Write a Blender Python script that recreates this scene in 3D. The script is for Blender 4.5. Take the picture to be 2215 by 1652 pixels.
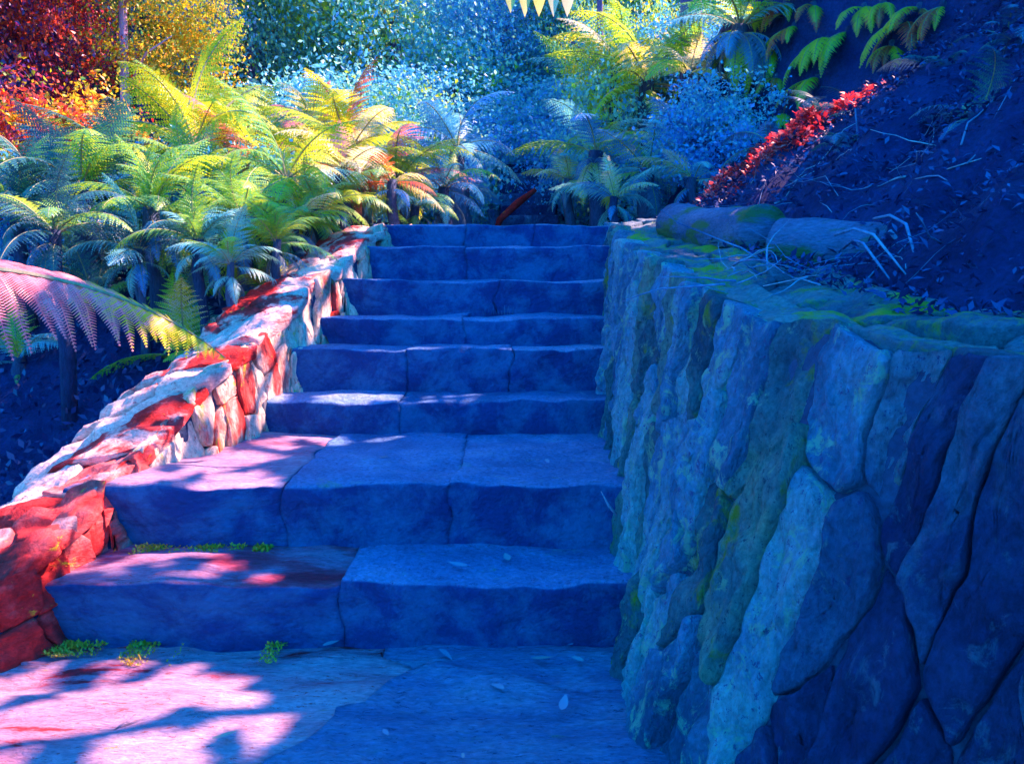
import bpy, bmesh, math, random
from mathutils import Vector, Matrix, noise, Euler
R = math.radians
for o in list(bpy.data.objects): bpy.data.objects.remove(o)
scene = bpy.context.scene
C = scene.collection

# ------------------------------------------------------------------ camera
EYE = 1.25; PITCH = R(7.5); FOC = 1720.0; CX, CY = 1107.5, 826.0
cam = bpy.data.cameras.new('camera'); cam.lens = FOC/2215*36; cam.sensor_width = 36
cam.clip_start = 0.05; cam.clip_end = 1000
camo = bpy.data.objects.new('camera', cam); C.objects.link(camo)
camo.location = (0, 0, EYE); camo.rotation_euler = (R(90)-PITCH, 0, 0)
scene.camera = camo

# ------------------------------------------------------------------ world, sun, exposure
SUN_AZ_VEC = Vector((0.875, 0.484)).normalized(); SUN_EL = R(49)
S = Vector((SUN_AZ_VEC.x*math.cos(SUN_EL), SUN_AZ_VEC.y*math.cos(SUN_EL), math.sin(SUN_EL)))
w = bpy.data.worlds.new('World'); scene.world = w; w.use_nodes = True
nt = w.node_tree; nt.nodes.clear()
sky = nt.nodes.new('ShaderNodeTexSky'); sky.sky_type = 'NISHITA'; sky.sun_disc = False
sky.sun_elevation = SUN_EL; sky.sun_rotation = math.atan2(S.x, S.y); sky.ozone_density = 4.0; sky.air_density = 1.3; sky.dust_density = 0.3
tint = nt.nodes.new('ShaderNodeMix'); tint.data_type = 'RGBA'; tint.blend_type = 'MULTIPLY'
tint.inputs['Factor'].default_value = 1; tint.inputs['B'].default_value = (0.012, 0.52, 1.0, 1)
bgn = nt.nodes.new('ShaderNodeBackground'); bgn.inputs['Strength'].default_value = 0.15
wo = nt.nodes.new('ShaderNodeOutputWorld')
nt.links.new(sky.outputs[0], tint.inputs['A']); nt.links.new(tint.outputs['Result'], bgn.inputs['Color']); nt.links.new(bgn.outputs[0], wo.inputs[0])
sl = bpy.data.lights.new('sun', 'SUN'); sl.energy = 5.0; sl.angle = R(0.35); sl.color = (1.0, 0.56, 0.48)
slo = bpy.data.objects.new('sun', sl); C.objects.link(slo); slo.location = S*30
slo.rotation_euler = S.to_track_quat('Z', 'Y').to_euler()
vs = scene.view_settings; vs.view_transform = 'Standard'; vs.look = 'None'; vs.exposure = 2.32; vs.gamma = 1; vs.use_curve_mapping = False

# ------------------------------------------------------------------ helpers
def AT(px, py, d):
    a = (px-CX)/FOC; b = -(py-CY)/FOC
    v = Vector((a, math.cos(PITCH)+b*math.sin(PITCH), -math.sin(PITCH)+b*math.cos(PITCH)))
    return Vector((0, 0, EYE)) + v*(d/v.y)
def ATZ(px, py, z):
    a = (px-CX)/FOC; b = -(py-CY)/FOC
    v = Vector((a, math.cos(PITCH)+b*math.sin(PITCH), -math.sin(PITCH)+b*math.cos(PITCH)))
    return Vector((0, 0, EYE)) + v*((z-EYE)/v.z)
def lerp_table(xs, ys, x):
    if x <= xs[0]: return ys[0]
    for i in range(len(xs)-1):
        if x <= xs[i+1]:
            t = (x-xs[i])/(xs[i+1]-xs[i]); return ys[i]*(1-t)+ys[i+1]*t
    return ys[-1]
def sstep(a, b, x):
    t = min(1, max(0, (x-a)/(b-a))); return t*t*(3-2*t)
def fr(p, f, o=3): return noise.fractal(Vector(p)*f, 1.0, 2.0, o)
def mesh_obj(name, verts, faces, mat=None, parent=None, smooth=True):
    me = bpy.data.meshes.new(name); me.from_pydata([tuple(v) for v in verts], [], faces); me.update()
    if smooth: me.polygons.foreach_set('use_smooth', [True]*len(me.polygons))
    return link_mesh(name, me, mat, parent)
def link_mesh(name, me, mat=None, parent=None):
    o = bpy.data.objects.new(name, me); C.objects.link(o)
    if mat and not me.materials: me.materials.append(mat)
    elif mat:
        o.material_slots[0].link = 'OBJECT'; o.material_slots[0].material = mat
    if parent: o.parent = parent
    return o
def tag(o, label=None, cat=None, group=None, kind=None):
    if label: o['label'] = label
    if cat: o['category'] = cat
    if group: o['group'] = group
    if kind: o['kind'] = kind
    return o
def empty(name, loc=(0, 0, 0)):
    o = bpy.data.objects.new(name, None); C.objects.link(o); o.location = loc; o.empty_display_size = 0.1; return o

def tube_data(pts, rads, n=8, jit=0.0, seed=0, V=None, F=None):
    V = [] if V is None else V; F = [] if F is None else F
    b0 = len(V); m = len(pts); up = Vector((0, 0, 1))
    prev = None
    for i, p in enumerate(pts):
        t = (Vector(pts[min(i+1, m-1)])-Vector(pts[max(i-1, 0)])).normalized()
        a = prev if prev else (up if abs(t.z) < .9 else Vector((1, 0, 0)))
        x = (a - t*a.dot(t)).normalized(); prev = x; y = t.cross(x)
        for k in range(n):
            an = 2*math.pi*k/n; d = x*math.cos(an)+y*math.sin(an)
            r = rads[i]
            q = Vector(p)+d*r
            if jit: r *= 1+jit*fr(q+Vector((seed, 0, 0)), 6, 3)
            V.append(Vector(p)+d*r)
    for i in range(m-1):
        for k in range(n):
            F.append((b0+i*n+k, b0+i*n+(k+1) % n, b0+(i+1)*n+(k+1) % n, b0+(i+1)*n+k))
    F.append(tuple(b0+k for k in reversed(range(n)))); F.append(tuple(b0+(m-1)*n+k for k in range(n)))
    return V, F

# ------------------------------------------------------------------ materials
def newmat(name):
    m = bpy.data.materials.new(name); m.use_nodes = True; m.node_tree.nodes.clear(); return m, m.node_tree.nodes, m.node_tree.links
def ramp(N, stops, interp='LINEAR'):
    r = N.new('ShaderNodeValToRGB'); cr = r.color_ramp; cr.interpolation = interp
    while len(cr.elements) < len(stops): cr.elements.new(0.5)
    for e, (p, c) in zip(cr.elements, stops): e.position = p; e.color = (*c, 1)
    return r
def noise_node(N, L, coord, scale, detail=5, rough=.6, dist=0.0):
    n = N.new('ShaderNodeTexNoise'); n.inputs['Scale'].default_value = scale; n.inputs['Detail'].default_value = detail
    n.inputs['Roughness'].default_value = rough; n.inputs['Distortion'].default_value = dist; L.new(coord, n.inputs['Vector']); return n
def mixc(N, L, fac, a, b, mode='MIX'):
    m = N.new('ShaderNodeMix'); m.data_type = 'RGBA'; m.blend_type = mode
    if isinstance(fac, (int, float)): m.inputs['Factor'].default_value = fac
    else: L.new(fac, m.inputs['Factor'])
    for s, v in (('A', a), ('B', b)):
        if isinstance(v, tuple): m.inputs[s].default_value = (*v, 1)
        else: L.new(v, m.inputs[s])
    return m.outputs['Result']
def maprange(N, L, v, a, b, c=0, d=1):
    m = N.new('ShaderNodeMapRange'); L.new(v, m.inputs['Value'])
    for i, q in zip(('From Min', 'From Max', 'To Min', 'To Max'), (a, b, c, d)): m.inputs[i].default_value = q
    return m.outputs['Result']
def stone_mat(name, stops, lichen=None, lich_amt=.5, speck=None, side=None, bump=.35, scale=1.0, stretch=(1, 1, 1), rough=.85, moss=None, moss_t=.62, crack=0.0, bdist=.06):
    m, N, L = newmat(name)
    geo = N.new('ShaderNodeNewGeometry'); mp = N.new('ShaderNodeMapping'); mp.inputs['Scale'].default_value = stretch
    oi = N.new('ShaderNodeObjectInfo')
    L.new(geo.outputs['Position'], mp.inputs['Vector']); P = mp.outputs['Vector']
    n1 = noise_node(N, L, P, 3.2*scale, 8, .62, .4)
    add = N.new('ShaderNodeMath'); add.operation = 'MULTIPLY_ADD'; L.new(oi.outputs['Random'], add.inputs[0]); add.inputs[1].default_value = .28; 
    L.new(n1.outputs['Fac'], add.inputs[2])
    rp = ramp(N, stops); L.new(maprange(N, L, add.outputs[0], .43, .86), rp.inputs['Fac']); col = rp.outputs['Color']
    n2 = noise_node(N, L, P, 55*scale, 6, .7)
    col = mixc(N, L, .55, col, maprange(N, L, n2.outputs['Fac'], .3, .7, .25, 1.55), 'MULTIPLY')
    if lichen:
        n3 = noise_node(N, L, P, 9*scale, 9, .75, .8)
        col = mixc(N, L, maprange(N, L, n3.outputs['Fac'], .62-.2*lich_amt, .70-.2*lich_amt, 0, .85), col, lichen)
    if speck:
        n4 = noise_node(N, L, P, 42*scale, 6, .8, 0)
        col = mixc(N, L, maprange(N, L, n4.outputs['Fac'], .58, .62, 0, .85), col, speck)
    if moss:
        n5 = noise_node(N, L, P, 4.5, 7, .7, .5)
        col = mixc(N, L, maprange(N, L, n5.outputs['Fac'], moss_t-.05, moss_t+.06, 0, 1), col, moss)
    if side:   # darker mottled colour on upright faces, fading out on level ones
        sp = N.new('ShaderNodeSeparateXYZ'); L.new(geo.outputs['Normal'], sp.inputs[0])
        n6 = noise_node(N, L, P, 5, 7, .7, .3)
        side_col = mixc(N, L, maprange(N, L, n6.outputs['Fac'], .44, .60), side[0], side[1])
        side_col = mixc(N, L, .5, side_col, maprange(N, L, n2.outputs['Fac'], .3, .7, .6, 1.3), 'MULTIPLY')
        col = mixc(N, L, maprange(N, L, sp.outputs['Z'], .45, .85, 1, 0), col, side_col)
    ck = None
    if crack:   # thin natural fissures
        nc = noise_node(N, L, P, 1.6, 4, .6, .25); sb = N.new('ShaderNodeMath'); sb.operation = 'SUBTRACT'; L.new(nc.outputs['Fac'], sb.inputs[0]); sb.inputs[1].default_value = .5
        ab = N.new('ShaderNodeMath'); ab.operation = 'ABSOLUTE'; L.new(sb.outputs[0], ab.inputs[0])
        ng = noise_node(N, L, P, 1.7, 2, .5)
        ck = N.new('ShaderNodeMath'); ck.operation = 'MULTIPLY'; L.new(maprange(N, L, ab.outputs[0], .002, .008, .8, 0), ck.inputs[0]); L.new(maprange(N, L, ng.outputs['Fac'], .58-.18*crack, .66-.18*crack), ck.inputs[1])
        col = mixc(N, L, ck.outputs[0], col, (.008, .03, .14))
    b = N.new('ShaderNodeBsdfPrincipled'); L.new(col, b.inputs['Base Color']); b.inputs['Roughness'].default_value = rough
    b.inputs['Specular IOR Level'].default_value = .25
    nb = noise_node(N, L, P, 26*scale, 10, .72, .2); nb2 = noise_node(N, L, P, 7*scale, 6, .6, .6)
    sm = N.new('ShaderNodeMath'); sm.operation = 'MULTIPLY_ADD'; L.new(nb2.outputs['Fac'], sm.inputs[0]); sm.inputs[1].default_value = 1.6; L.new(nb.outputs['Fac'], sm.inputs[2])
    hgt = sm.outputs[0]
    if ck:
        sc = N.new('ShaderNodeMath'); sc.operation = 'MULTIPLY_ADD'; L.new(ck.outputs[0], sc.inputs[0]); sc.inputs[1].default_value = -1.2; L.new(hgt, sc.inputs[2]); hgt = sc.outputs[0]
    bp = N.new('ShaderNodeBump'); bp.inputs['Strength'].default_value = bump; bp.inputs['Distance'].default_value = bdist; L.new(hgt, bp.inputs['Height'])
    L.new(bp.outputs[0], b.inputs['Normal'])
    o = N.new('ShaderNodeOutputMaterial'); L.new(b.outputs[0], o.inputs[0]); return m
def leaf_mat(name, stops, trans=.45, nscale=1.2, interp='LINEAR', tboost=(1.0, 1.0, .8)):
    m, N, L = newmat(name)
    geo = N.new('ShaderNodeNewGeometry'); oi = N.new('ShaderNodeObjectInfo')
    n1 = noise_node(N, L, geo.outputs['Position'], nscale, 3, .5)
    a = N.new('ShaderNodeMath'); a.operation = 'MULTIPLY_ADD'; L.new(geo.outputs['Random Per Island'], a.inputs[0]); a.inputs[1].default_value = .45
    b_ = N.new('ShaderNodeMath'); b_.operation = 'MULTIPLY_ADD'; L.new(oi.outputs['Random'], b_.inputs[0]); b_.inputs[1].default_value = .15
    L.new(maprange(N, L, n1.outputs['Fac'], .3, .7, 0, .4), b_.inputs[2]); L.new(b_.outputs[0], a.inputs[2])
    rp = ramp(N, stops, interp); L.new(a.outputs[0], rp.inputs['Fac'])
    d = N.new('ShaderNodeBsdfDiffuse'); L.new(rp.outputs['Color'], d.inputs['Color'])
    t = N.new('ShaderNodeBsdfTranslucent'); L.new(mixc(N, L, 1.0, rp.outputs['Color'], tboost, 'MULTIPLY'), t.inputs['Color'])
    g = N.new('ShaderNodeBsdfGlossy'); g.inputs['Roughness'].default_value = .45; g.inputs['Color'].default_value = (.8, .8, .8, 1)
    mx = N.new('ShaderNodeMixShader'); mx.inputs[0].default_value = trans; L.new(d.outputs[0], mx.inputs[1]); L.new(t.outputs[0], mx.inputs[2])
    m2 = N.new('ShaderNodeMixShader'); m2.inputs[0].default_value = .05; L.new(mx.outputs[0], m2.inputs[1]); L.new(g.outputs[0], m2.inputs[2])
    o = N.new('ShaderNodeOutputMaterial'); L.new(m2.outputs[0], o.inputs[0]); return m

M = {}
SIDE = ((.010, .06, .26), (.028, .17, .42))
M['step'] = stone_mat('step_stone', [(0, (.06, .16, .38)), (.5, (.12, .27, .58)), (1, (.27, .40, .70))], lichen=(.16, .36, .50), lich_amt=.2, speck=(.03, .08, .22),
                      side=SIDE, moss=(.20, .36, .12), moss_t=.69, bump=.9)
M['step_pink'] = stone_mat('sun_fringe_step_stone', [(0, (.46, .03, .08)), (.22, (.52, .10, .20)), (.4, (.46, .24, .42)), (1, (.56, .42, .60))], speck=(.45, .08, .10),
                      side=SIDE, bump=.9, stretch=(.6, 1.7, 1))  # pink and red of sunlit treads painted into the left blocks
M['floor'] = stone_mat('paving_stone', [(0, (.06, .15, .36)), (.5, (.13, .27, .56)), (1, (.30, .42, .68))], lichen=(.14, .28, .42), lich_amt=.15, speck=(.03, .07, .2),
                       stretch=(.6, 1.7, 1), moss=(.16, .32, .12), moss_t=.69, bump=1.0)
M['floor_red'] = stone_mat('sun_fringe_paving', [(0, (.48, .008, .02)), (.46, (.60, .025, .05)), (.54, (.56, .22, .34)), (1, (.60, .42, .56))], speck=(.5, .06, .06),
                       stretch=(.6, 1.9, 1), bump=.8, lichen=(.6, .36, .05), lich_amt=-.05)  # red fringes of the sun patches painted into the slab colour
M['mortar'] = stone_mat('mortar', [(0, (.01, .03, .10)), (1, (.05, .09, .18))], bump=.5)
M['parapet'] = stone_mat('parapet_stone', [(0, (.62, .02, .02)), (.22, (.70, .05, .06)), (.34, (.84, .48, .44)), (1, (.92, .78, .68))], lichen=(.80, .50, .04), lich_amt=.0,
                         stretch=(1, .6, 1.6), bump=.6, speck=(.62, .10, .12))
M['parapet_face'] = stone_mat('parapet_face_stone', [(0, (.62, .02, .02)), (.22, (.72, .10, .09)), (.40, (.84, .58, .46)), (1, (.9, .76, .60))], lichen=(.72, .62, .02), lich_amt=.22,
                         stretch=(1.3, 1.3, .5), bump=.7, speck=(.62, .10, .08), moss=(.30, .50, .05), moss_t=.66)
M['parapet_red'] = stone_mat('red_parapet_stone', [(0, (.48, .01, .01)), (.55, (.64, .03, .035)), (.8, (.72, .14, .14)), (1, (.82, .46, .42))], lichen=(.75, .60, .02), lich_amt=.1,
                         stretch=(1, .6, 1.2), bump=.6)
M['wall'] = stone_mat('wall_stone', [(0, (.05, .20, .42)), (.45, (.16, .44, .76)), (1, (.40, .76, .88))], lichen=(.46, .88, .68), lich_amt=.42, speck=(.14, .14, .44),
                      stretch=(1.2, 1.2, .8), bump=1.0, bdist=.16, moss=(.34, .46, .06), moss_t=.67)
M['wall_moss'] = stone_mat('mossy_wall_stone', [(0, (.04, .13, .26)), (.5, (.14, .34, .42)), (1, (.36, .60, .46))], lichen=(.42, .74, .50), lich_amt=.3, speck=(.05, .10, .2),
                      stretch=(1.2, 1.2, .85), bump=1.0, bdist=.16, moss=(.36, .46, .05), moss_t=.60)
M['wall_half_shade'] = stone_mat('half_shaded_wall_stone', [(0, (.03, .09, .24)), (.5, (.08, .21, .44)), (1, (.24, .42, .60))], lichen=(.30, .44, .42), lich_amt=.2, speck=(.05, .08, .3),
                      stretch=(1.2, 1.2, .8), bump=1.0, bdist=.16, moss=(.18, .26, .08), moss_t=.66)  # half-tone towards the wall's shaded corner, put into the stone colour
M['wall_shade'] = stone_mat('shaded_wall_stone', [(0, (.006, .02, .12)), (.6, (.03, .07, .22)), (1, (.12, .22, .38))], lichen=(.10, .19, .32), lich_amt=.25,
                      stretch=(1.2, 1.2, .85), bump=1.0)  # shade at the wall's near end painted into the stone colour
M['ledge'] = stone_mat('mossy_ledge', [(0, (.05, .11, .20)), (.5, (.14, .24, .34)), (1, (.34, .38, .42))], lichen=(.22, .34, .16), lich_amt=.35, bump=1.0, moss=(.48, .50, .05), moss_t=.56)
M['soil'] = stone_mat('soil', [(0, (.002, .008, .07)), (.5, (.006, .022, .14)), (1, (.016, .05, .22))], bump=1.0, rough=.95)
M['log'] = stone_mat('log_bark', [(0, (.08, .12, .28)), (.5, (.20, .22, .42)), (1, (.34, .30, .52))], bump=.9, stretch=(.7, .7, 2.4), lichen=(.08, .13, .2), lich_amt=.25, moss=(.13, .20, .08), moss_t=.53)
M['bark'] = stone_mat('bark', [(0, (.06, .05, .22)), (.6, (.14, .12, .36)), (1, (.30, .24, .5))], bump=.6, stretch=(3, 3, .4))
M['bark_pale'] = stone_mat('pale_bark', [(0, (.40, .22, .42)), (1, (.75, .5, .7))], bump=.4, stretch=(3, 3, .4))
M['twig'] = stone_mat('twig_bark', [(0, (.04, .10, .26)), (.5, (.12, .22, .4)), (1, (.32, .40, .5))], bump=.2)
M['rachis'] = stone_mat('frond_stalk', [(0, (.18, .24, .16)), (1, (.45, .40, .2))], bump=.2)
M['fibre'] = stone_mat('fern_trunk_fibre', [(0, (.03, .05, .16)), (1, (.12, .18, .32))], bump=.9, stretch=(2, 2, .5))
YEL = (.78, .74, .03); LIME = (.46, .72, .05); GRN = (.14, .44, .10); TEAL = (.14, .58, .70); BLU = (.05, .36, .90); DBLU = (.02, .10, .36); RED = (.70, .04, .03); ORG = (.75, .30, .02); PINK = (.85, .40, .45); WHT = (.85, .80, .62); CYN = (.32, .76, .74)
M['f_yellow'] = leaf_mat('fern_yellow', [(0, GRN), (.35, LIME), (.7, YEL), (1, (.75, .66, .1))], .5)
M['f_green'] = leaf_mat('fern_green', [(0, TEAL), (.4, GRN), (.7, LIME), (1, YEL)], .45)
M['f_teal'] = leaf_mat('fern_teal', [(0, BLU), (.35, TEAL), (.65, CYN), (.85, (.45, .85, .7)), (1, LIME)], .4)
M['f_blue'] = leaf_mat('fern_blue', [(0, DBLU), (.4, BLU), (.75, (.07, .34, .55)), (1, TEAL)], .35)
M['f_dark'] = leaf_mat('fern_dark', [(0, (.01, .05, .2)), (.5, (.03, .16, .22)), (.8, (.06, .3, .2)), (1, LIME)], .35)
M['f_pink'] = leaf_mat('fern_pink', [(0, RED), (.35, (.85, .22, .26)), (.7, PINK), (.86, YEL), (1, LIME)], .45, nscale=2.2)
M['f_red'] = leaf_mat('fern_red', [(0, RED), (.45, (.72, .12, .08)), (.7, ORG), (.9, YEL), (1, PINK)], .5, nscale=2.5)
M['f_white'] = leaf_mat('fern_pale', [(0, LIME), (.3, YEL), (.6, WHT), (1, (.9, .85, .85))], .45, nscale=2)
M['f_dead'] = leaf_mat('fern_dead', [(0, (.03, .08, .22)), (.5, (.08, .18, .34)), (1, (.2, .3, .4))], .2)
M['l_teal'] = leaf_mat('leaf_teal', [(0, DBLU), (.2, BLU), (.42, TEAL), (.58, CYN), (.72, LIME), (.86, YEL), (.93, YEL), (1, RED)], .45, .7)
M['l_blue'] = leaf_mat('leaf_blue', [(0, DBLU), (.35, BLU), (.65, TEAL), (.85, CYN), (1, LIME)], .4, .7)
M['l_yellow'] = leaf_mat('leaf_yellow', [(0, DBLU), (.3, DBLU), (.36, GRN), (.48, YEL), (.66, (.78, .52, .03)), (.82, ORG), (.9, RED), (1, RED)], .5, .9)
M['l_red'] = leaf_mat('leaf_red', [(0, (.02, .04, .3)), (.3, (.1, .03, .25)), (.45, RED), (.75, (.72, .12, .03)), (.92, ORG), (1, YEL)], .5, .9)
M['l_mix'] = leaf_mat('leaf_mixed', [(0, BLU), (.3, TEAL), (.5, LIME), (.7, YEL), (.85, ORG), (1, RED)], .5, 1.5)
M['l_canopy'] = leaf_mat('leaf_canopy', [(0, DBLU), (.6, (.04, .2, .3)), (1, GRN)], .25)
M['f_near'] = leaf_mat('near_frond', [(0, RED), (.25, (.85, .22, .28)), (.5, PINK), (.62, YEL), (.8, LIME), (1, GRN)], .4, nscale=3)
_nt = M['f_near'].node_tree; _tc = _nt.nodes.new('ShaderNodeTexCoord'); _sx = _nt.nodes.new('ShaderNodeSeparateXYZ'); _nt.links.new(_tc.outputs['Object'], _sx.inputs[0])
_rp = next(n for n in _nt.nodes if n.type == 'VALTORGB'); _src = _rp.inputs['Fac'].links[0].from_socket
_ma = _nt.nodes.new('ShaderNodeMath'); _ma.operation = 'MULTIPLY_ADD'; _ma.inputs[1].default_value = .45; _nt.links.new(_src, _ma.inputs[0])
_nt.links.new(maprange(_nt.nodes, _nt.links, _sx.outputs['X'], .45, 1.5, 0, .6), _ma.inputs[2]); _nt.links.new(_ma.outputs[0], _rp.inputs['Fac'])
M['litter'] = leaf_mat('leaf_litter', [(0, (.004, .015, .10)), (.5, (.012, .04, .18)), (.85, (.04, .11, .3)), (1, (.14, .24, .4))], .1)
M['litter_sunlit'] = leaf_mat('leaf_litter_sunlit', [(0, (.5, .02, .04)), (.5, (.75, .05, .08)), (.8, (.8, .3, .35)), (1, (.85, .7, .7))], .3)  # red leaves paint the sunlit strip along the bank crest
M['moss'] = leaf_mat('moss_green', [(0, (.4, .3, .05)), (.4, (.65, .45, .04)), (.8, (.75, .45, .04)), (1, (.75, .25, .04))], .2, 3)
M['deadleaf'] = leaf_mat('fallen_leaf', [(0, (.10, .18, .36)), (.5, (.2, .3, .45)), (1, (.7, .4, .1))], .2)

# ------------------------------------------------------------------ step dimensions (from the bottom landing up)
# (riser foot y_px, riser top y_px, left x_px, right x_px, forced tread depth or None)
ST = [(1395, 1262, 145, 1348, None), (1185, 1050, 285, 1336, None), (938, 866, 612, 1300, None), (849, 756, 672, 1304, None),
      (747, 686, 735, 1306, .30), (684, 606, 786, 1314, .33), (602, 534, 836, 1318, .34), (531, 486, 886, 1321, .34)]
steps = []; z = 0.0; yprev = None
for (yb, yt, xl, xr, td) in ST:
    y = ATZ(1107, yb, z).y if td is None else yprev+td
    zt = AT(1107, yt, y).z
    x0 = AT(xl, (yb+yt)/2, y).x; x1 = AT(xr, (yb+yt)/2, y).x
    steps.append((y, z, zt, x0, x1)); z = zt; yprev = y
ZTOP = steps[-1][2]; YTOP = steps[-1][0]
print('STEPS', [[round(q, 3) for q in s] for s in steps])
def tread_z(y):
    zz = 0
    for s in steps:
        if y >= s[0]-.02: zz = s[2]
    return zz

# ------------------------------------------------------------------ wall curves
WD = [0.9, 1.5, 1.75, 2.04, 2.4, 2.7, 4.08, 5.0, 5.68, 6.3]
WXB = [1.15, .62, .46, .375, .385, .41, .48, .60, .70, .75]; WZB = [0, 0, 0, 0, .05, .1, .45, 1.0, 1.5, 1.6]
WXT = [1.40, .95, .81, .71, .645, .61, .585, .665, .715, .75]; WZT = [1.05, 1.10, 1.13, 1.14, 1.195, 1.25, 1.45, 1.56, 1.63, 1.64]
def wall_pt(d, zz):
    xb, zb, xt, zt = (lerp_table(WD, T, d) for T in (WXB, WZB, WXT, WZT))
    k = (xt-xb)/max(.2, zt-zb)
    return Vector((xb+(zz-zb)*k, d, zz))
wall_top = lambda d: (lerp_table(WD, WXT, d), lerp_table(WD, WZT, d))
PD = [2.2, 2.44, 2.56, 2.75, 3.06, 3.55, 4.1, 4.22, 4.98, 5.5, 6.2]
PXI = [-1.98, -1.63, -1.53, -1.50, -1.47, -1.31, -1.17, -1.13, -.93, -.80, -.70]
PZT = [.20, .27, .33, .38, .50, .77, 1.0, 1.07, 1.40, 1.60, 1.62]
par = lambda d: (lerp_table(PD, PXI, d), lerp_table(PD, PZT, d))

# ------------------------------------------------------------------ terrain
def height(x, y):
    xt, zt = wall_top(min(max(y, .9), 6.3))
    xi, zi = par(min(max(y, 2.2), 6.2))
    far = sstep(6.0, 9.0, y)
    # left garden, falling to a hollow beside the stairs
    hl = -.45+.27*(max(y, 0)-1.5)-.25*sstep(-1.6, -3.5, x)*(1-far)+.75*sstep(3.9, 5.3, y)*(1-.4*far)+.10*fr((x, y, 0), .8)
    # right bank
    w_ = x-xt-.42
    bank = zt-.06+.82*max(0, w_)-.35*max(0, w_-.9)*1.0
    cliff_line = 3.9-.62*(y-4.5)            # x beyond which the bank stands up as a cliff
    cl = sstep(0, .9, x-cliff_line-.15*fr((x*2, y*2, 1), .7))*(2.3+.3*max(0, x-2))*sstep(3.6, 5.2, y+.45*max(0, x-2.4))
    hr = bank+cl+(.18*fr((x, y, 3), 1.6, 4)+.10*fr((x, y, 8), 5.0, 4))*sstep(0, .3, w_)+.35*sstep(2, 4, x)
    hr = min(hr, 4.3-.25*max(0, x-2.6)+.1*fr((x, y, 5), .9))
    if y < 6.6:
        mid = -.25 if y < 2.6 else tread_z(y-.15)-.35
    else: mid = ZTOP-.06
    mid = mid if y < 6.3 else ZTOP-.35+.29*sstep(6.3, 6.6, y)
    # hill at the back
    back = max(0, y-9.5)*.28+max(0, y-16)*.25
    a = sstep(xi-.25, xi-.50, x); b = sstep(xt+.28, xt+.44, x)
    if y > 6.3: a = sstep(-.9, -1.8, x)
    if y > 6.3: b = sstep(.8, 1.5, x)
    h = mid*(1-a)*(1-b)+hl*a+hr*b*(1-sstep(7, 11, y))+b*sstep(7, 11, y)*(2.2+.15*x)
    if y < 2.25 and x < xt: h = -.25
    if y < 1.2: h = h*(sstep(-1, 1.2, y))+(-.25)*(1-sstep(-1, 1.2, y)) if x < 1 else h
    if abs(x) > 12 or y < -4: h = min(h, 6)
    return h+back+(.5*fr((x, y, 7), .25) if y > 11 else 0)
def coords(lo, a, b, hi, step):
    c = [lo, lo*.6+a*.4, lo*.3+a*.7, lo*.12+a*.88]; v = a
    while v < b: c.append(v); v += step
    return c+[b, b*.88+hi*.12, b*.7+hi*.3, b*.4+hi*.6, hi]
xs = coords(-160, -7, 7, 160, .11); ys = coords(-120, .4, 9, 200, .11)
ys = [v for v in ys if v <= 9]+[9+.5*i for i in range(1, 40)]+[34, 45, 70, 110, 200]
V = []; F = []
for yy in ys:
    for xx in xs: V.append((xx, yy, height(xx, yy)))
nx = len(xs)
for j in range(len(ys)-1):
    for i in range(nx-1): F.append((j*nx+i, j*nx+i+1, (j+1)*nx+i+1, (j+1)*nx+i))
terrain = mesh_obj('terrain', V, F, M['soil']); tag(terrain, kind='structure')

# ------------------------------------------------------------------ stones on a surface
def clip(poly, p, n):
    out = []
    for i in range(len(poly)):
        a = poly[i]; b = poly[(i+1) % len(poly)]
        da = (a[0]-p[0])*n[0]+(a[1]-p[1])*n[1]; db = (b[0]-p[0])*n[0]+(b[1]-p[1])*n[1]
        if da <= 0: out.append(a)
        if (da < 0 < db) or (db < 0 < da):
            t = da/(da-db); out.append((a[0]+(b[0]-a[0])*t, a[1]+(b[1]-a[1])*t))
    return out
def voronoi(seeds, box, ax=1, ay=1, shear=0):
    T = lambda p: (p[0]/ax+shear*p[1]/ay, p[1]/ay)
    I = lambda q: ((q[0]-shear*q[1])*ax, q[1]*ay)
    sd = [T(s) for s in seeds]; bx = [T(q) for q in ((box[0], box[1]), (box[2], box[1]), (box[2], box[3]), (box[0], box[3]))]
    cells = []
    for i, s in enumerate(sd):
        poly = bx
        for j, q in enumerate(sd):
            if i == j: continue
            n = (q[0]-s[0], q[1]-s[1])
            if n[0]*n[0]+n[1]*n[1] > 36: continue
            poly = clip(poly, ((s[0]+q[0])/2, (s[1]+q[1])/2), n)
            if len(poly) < 3: break
        if len(poly) >= 3: cells.append([I(q) for q in poly])
        else: cells.append(None)
    return cells
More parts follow.
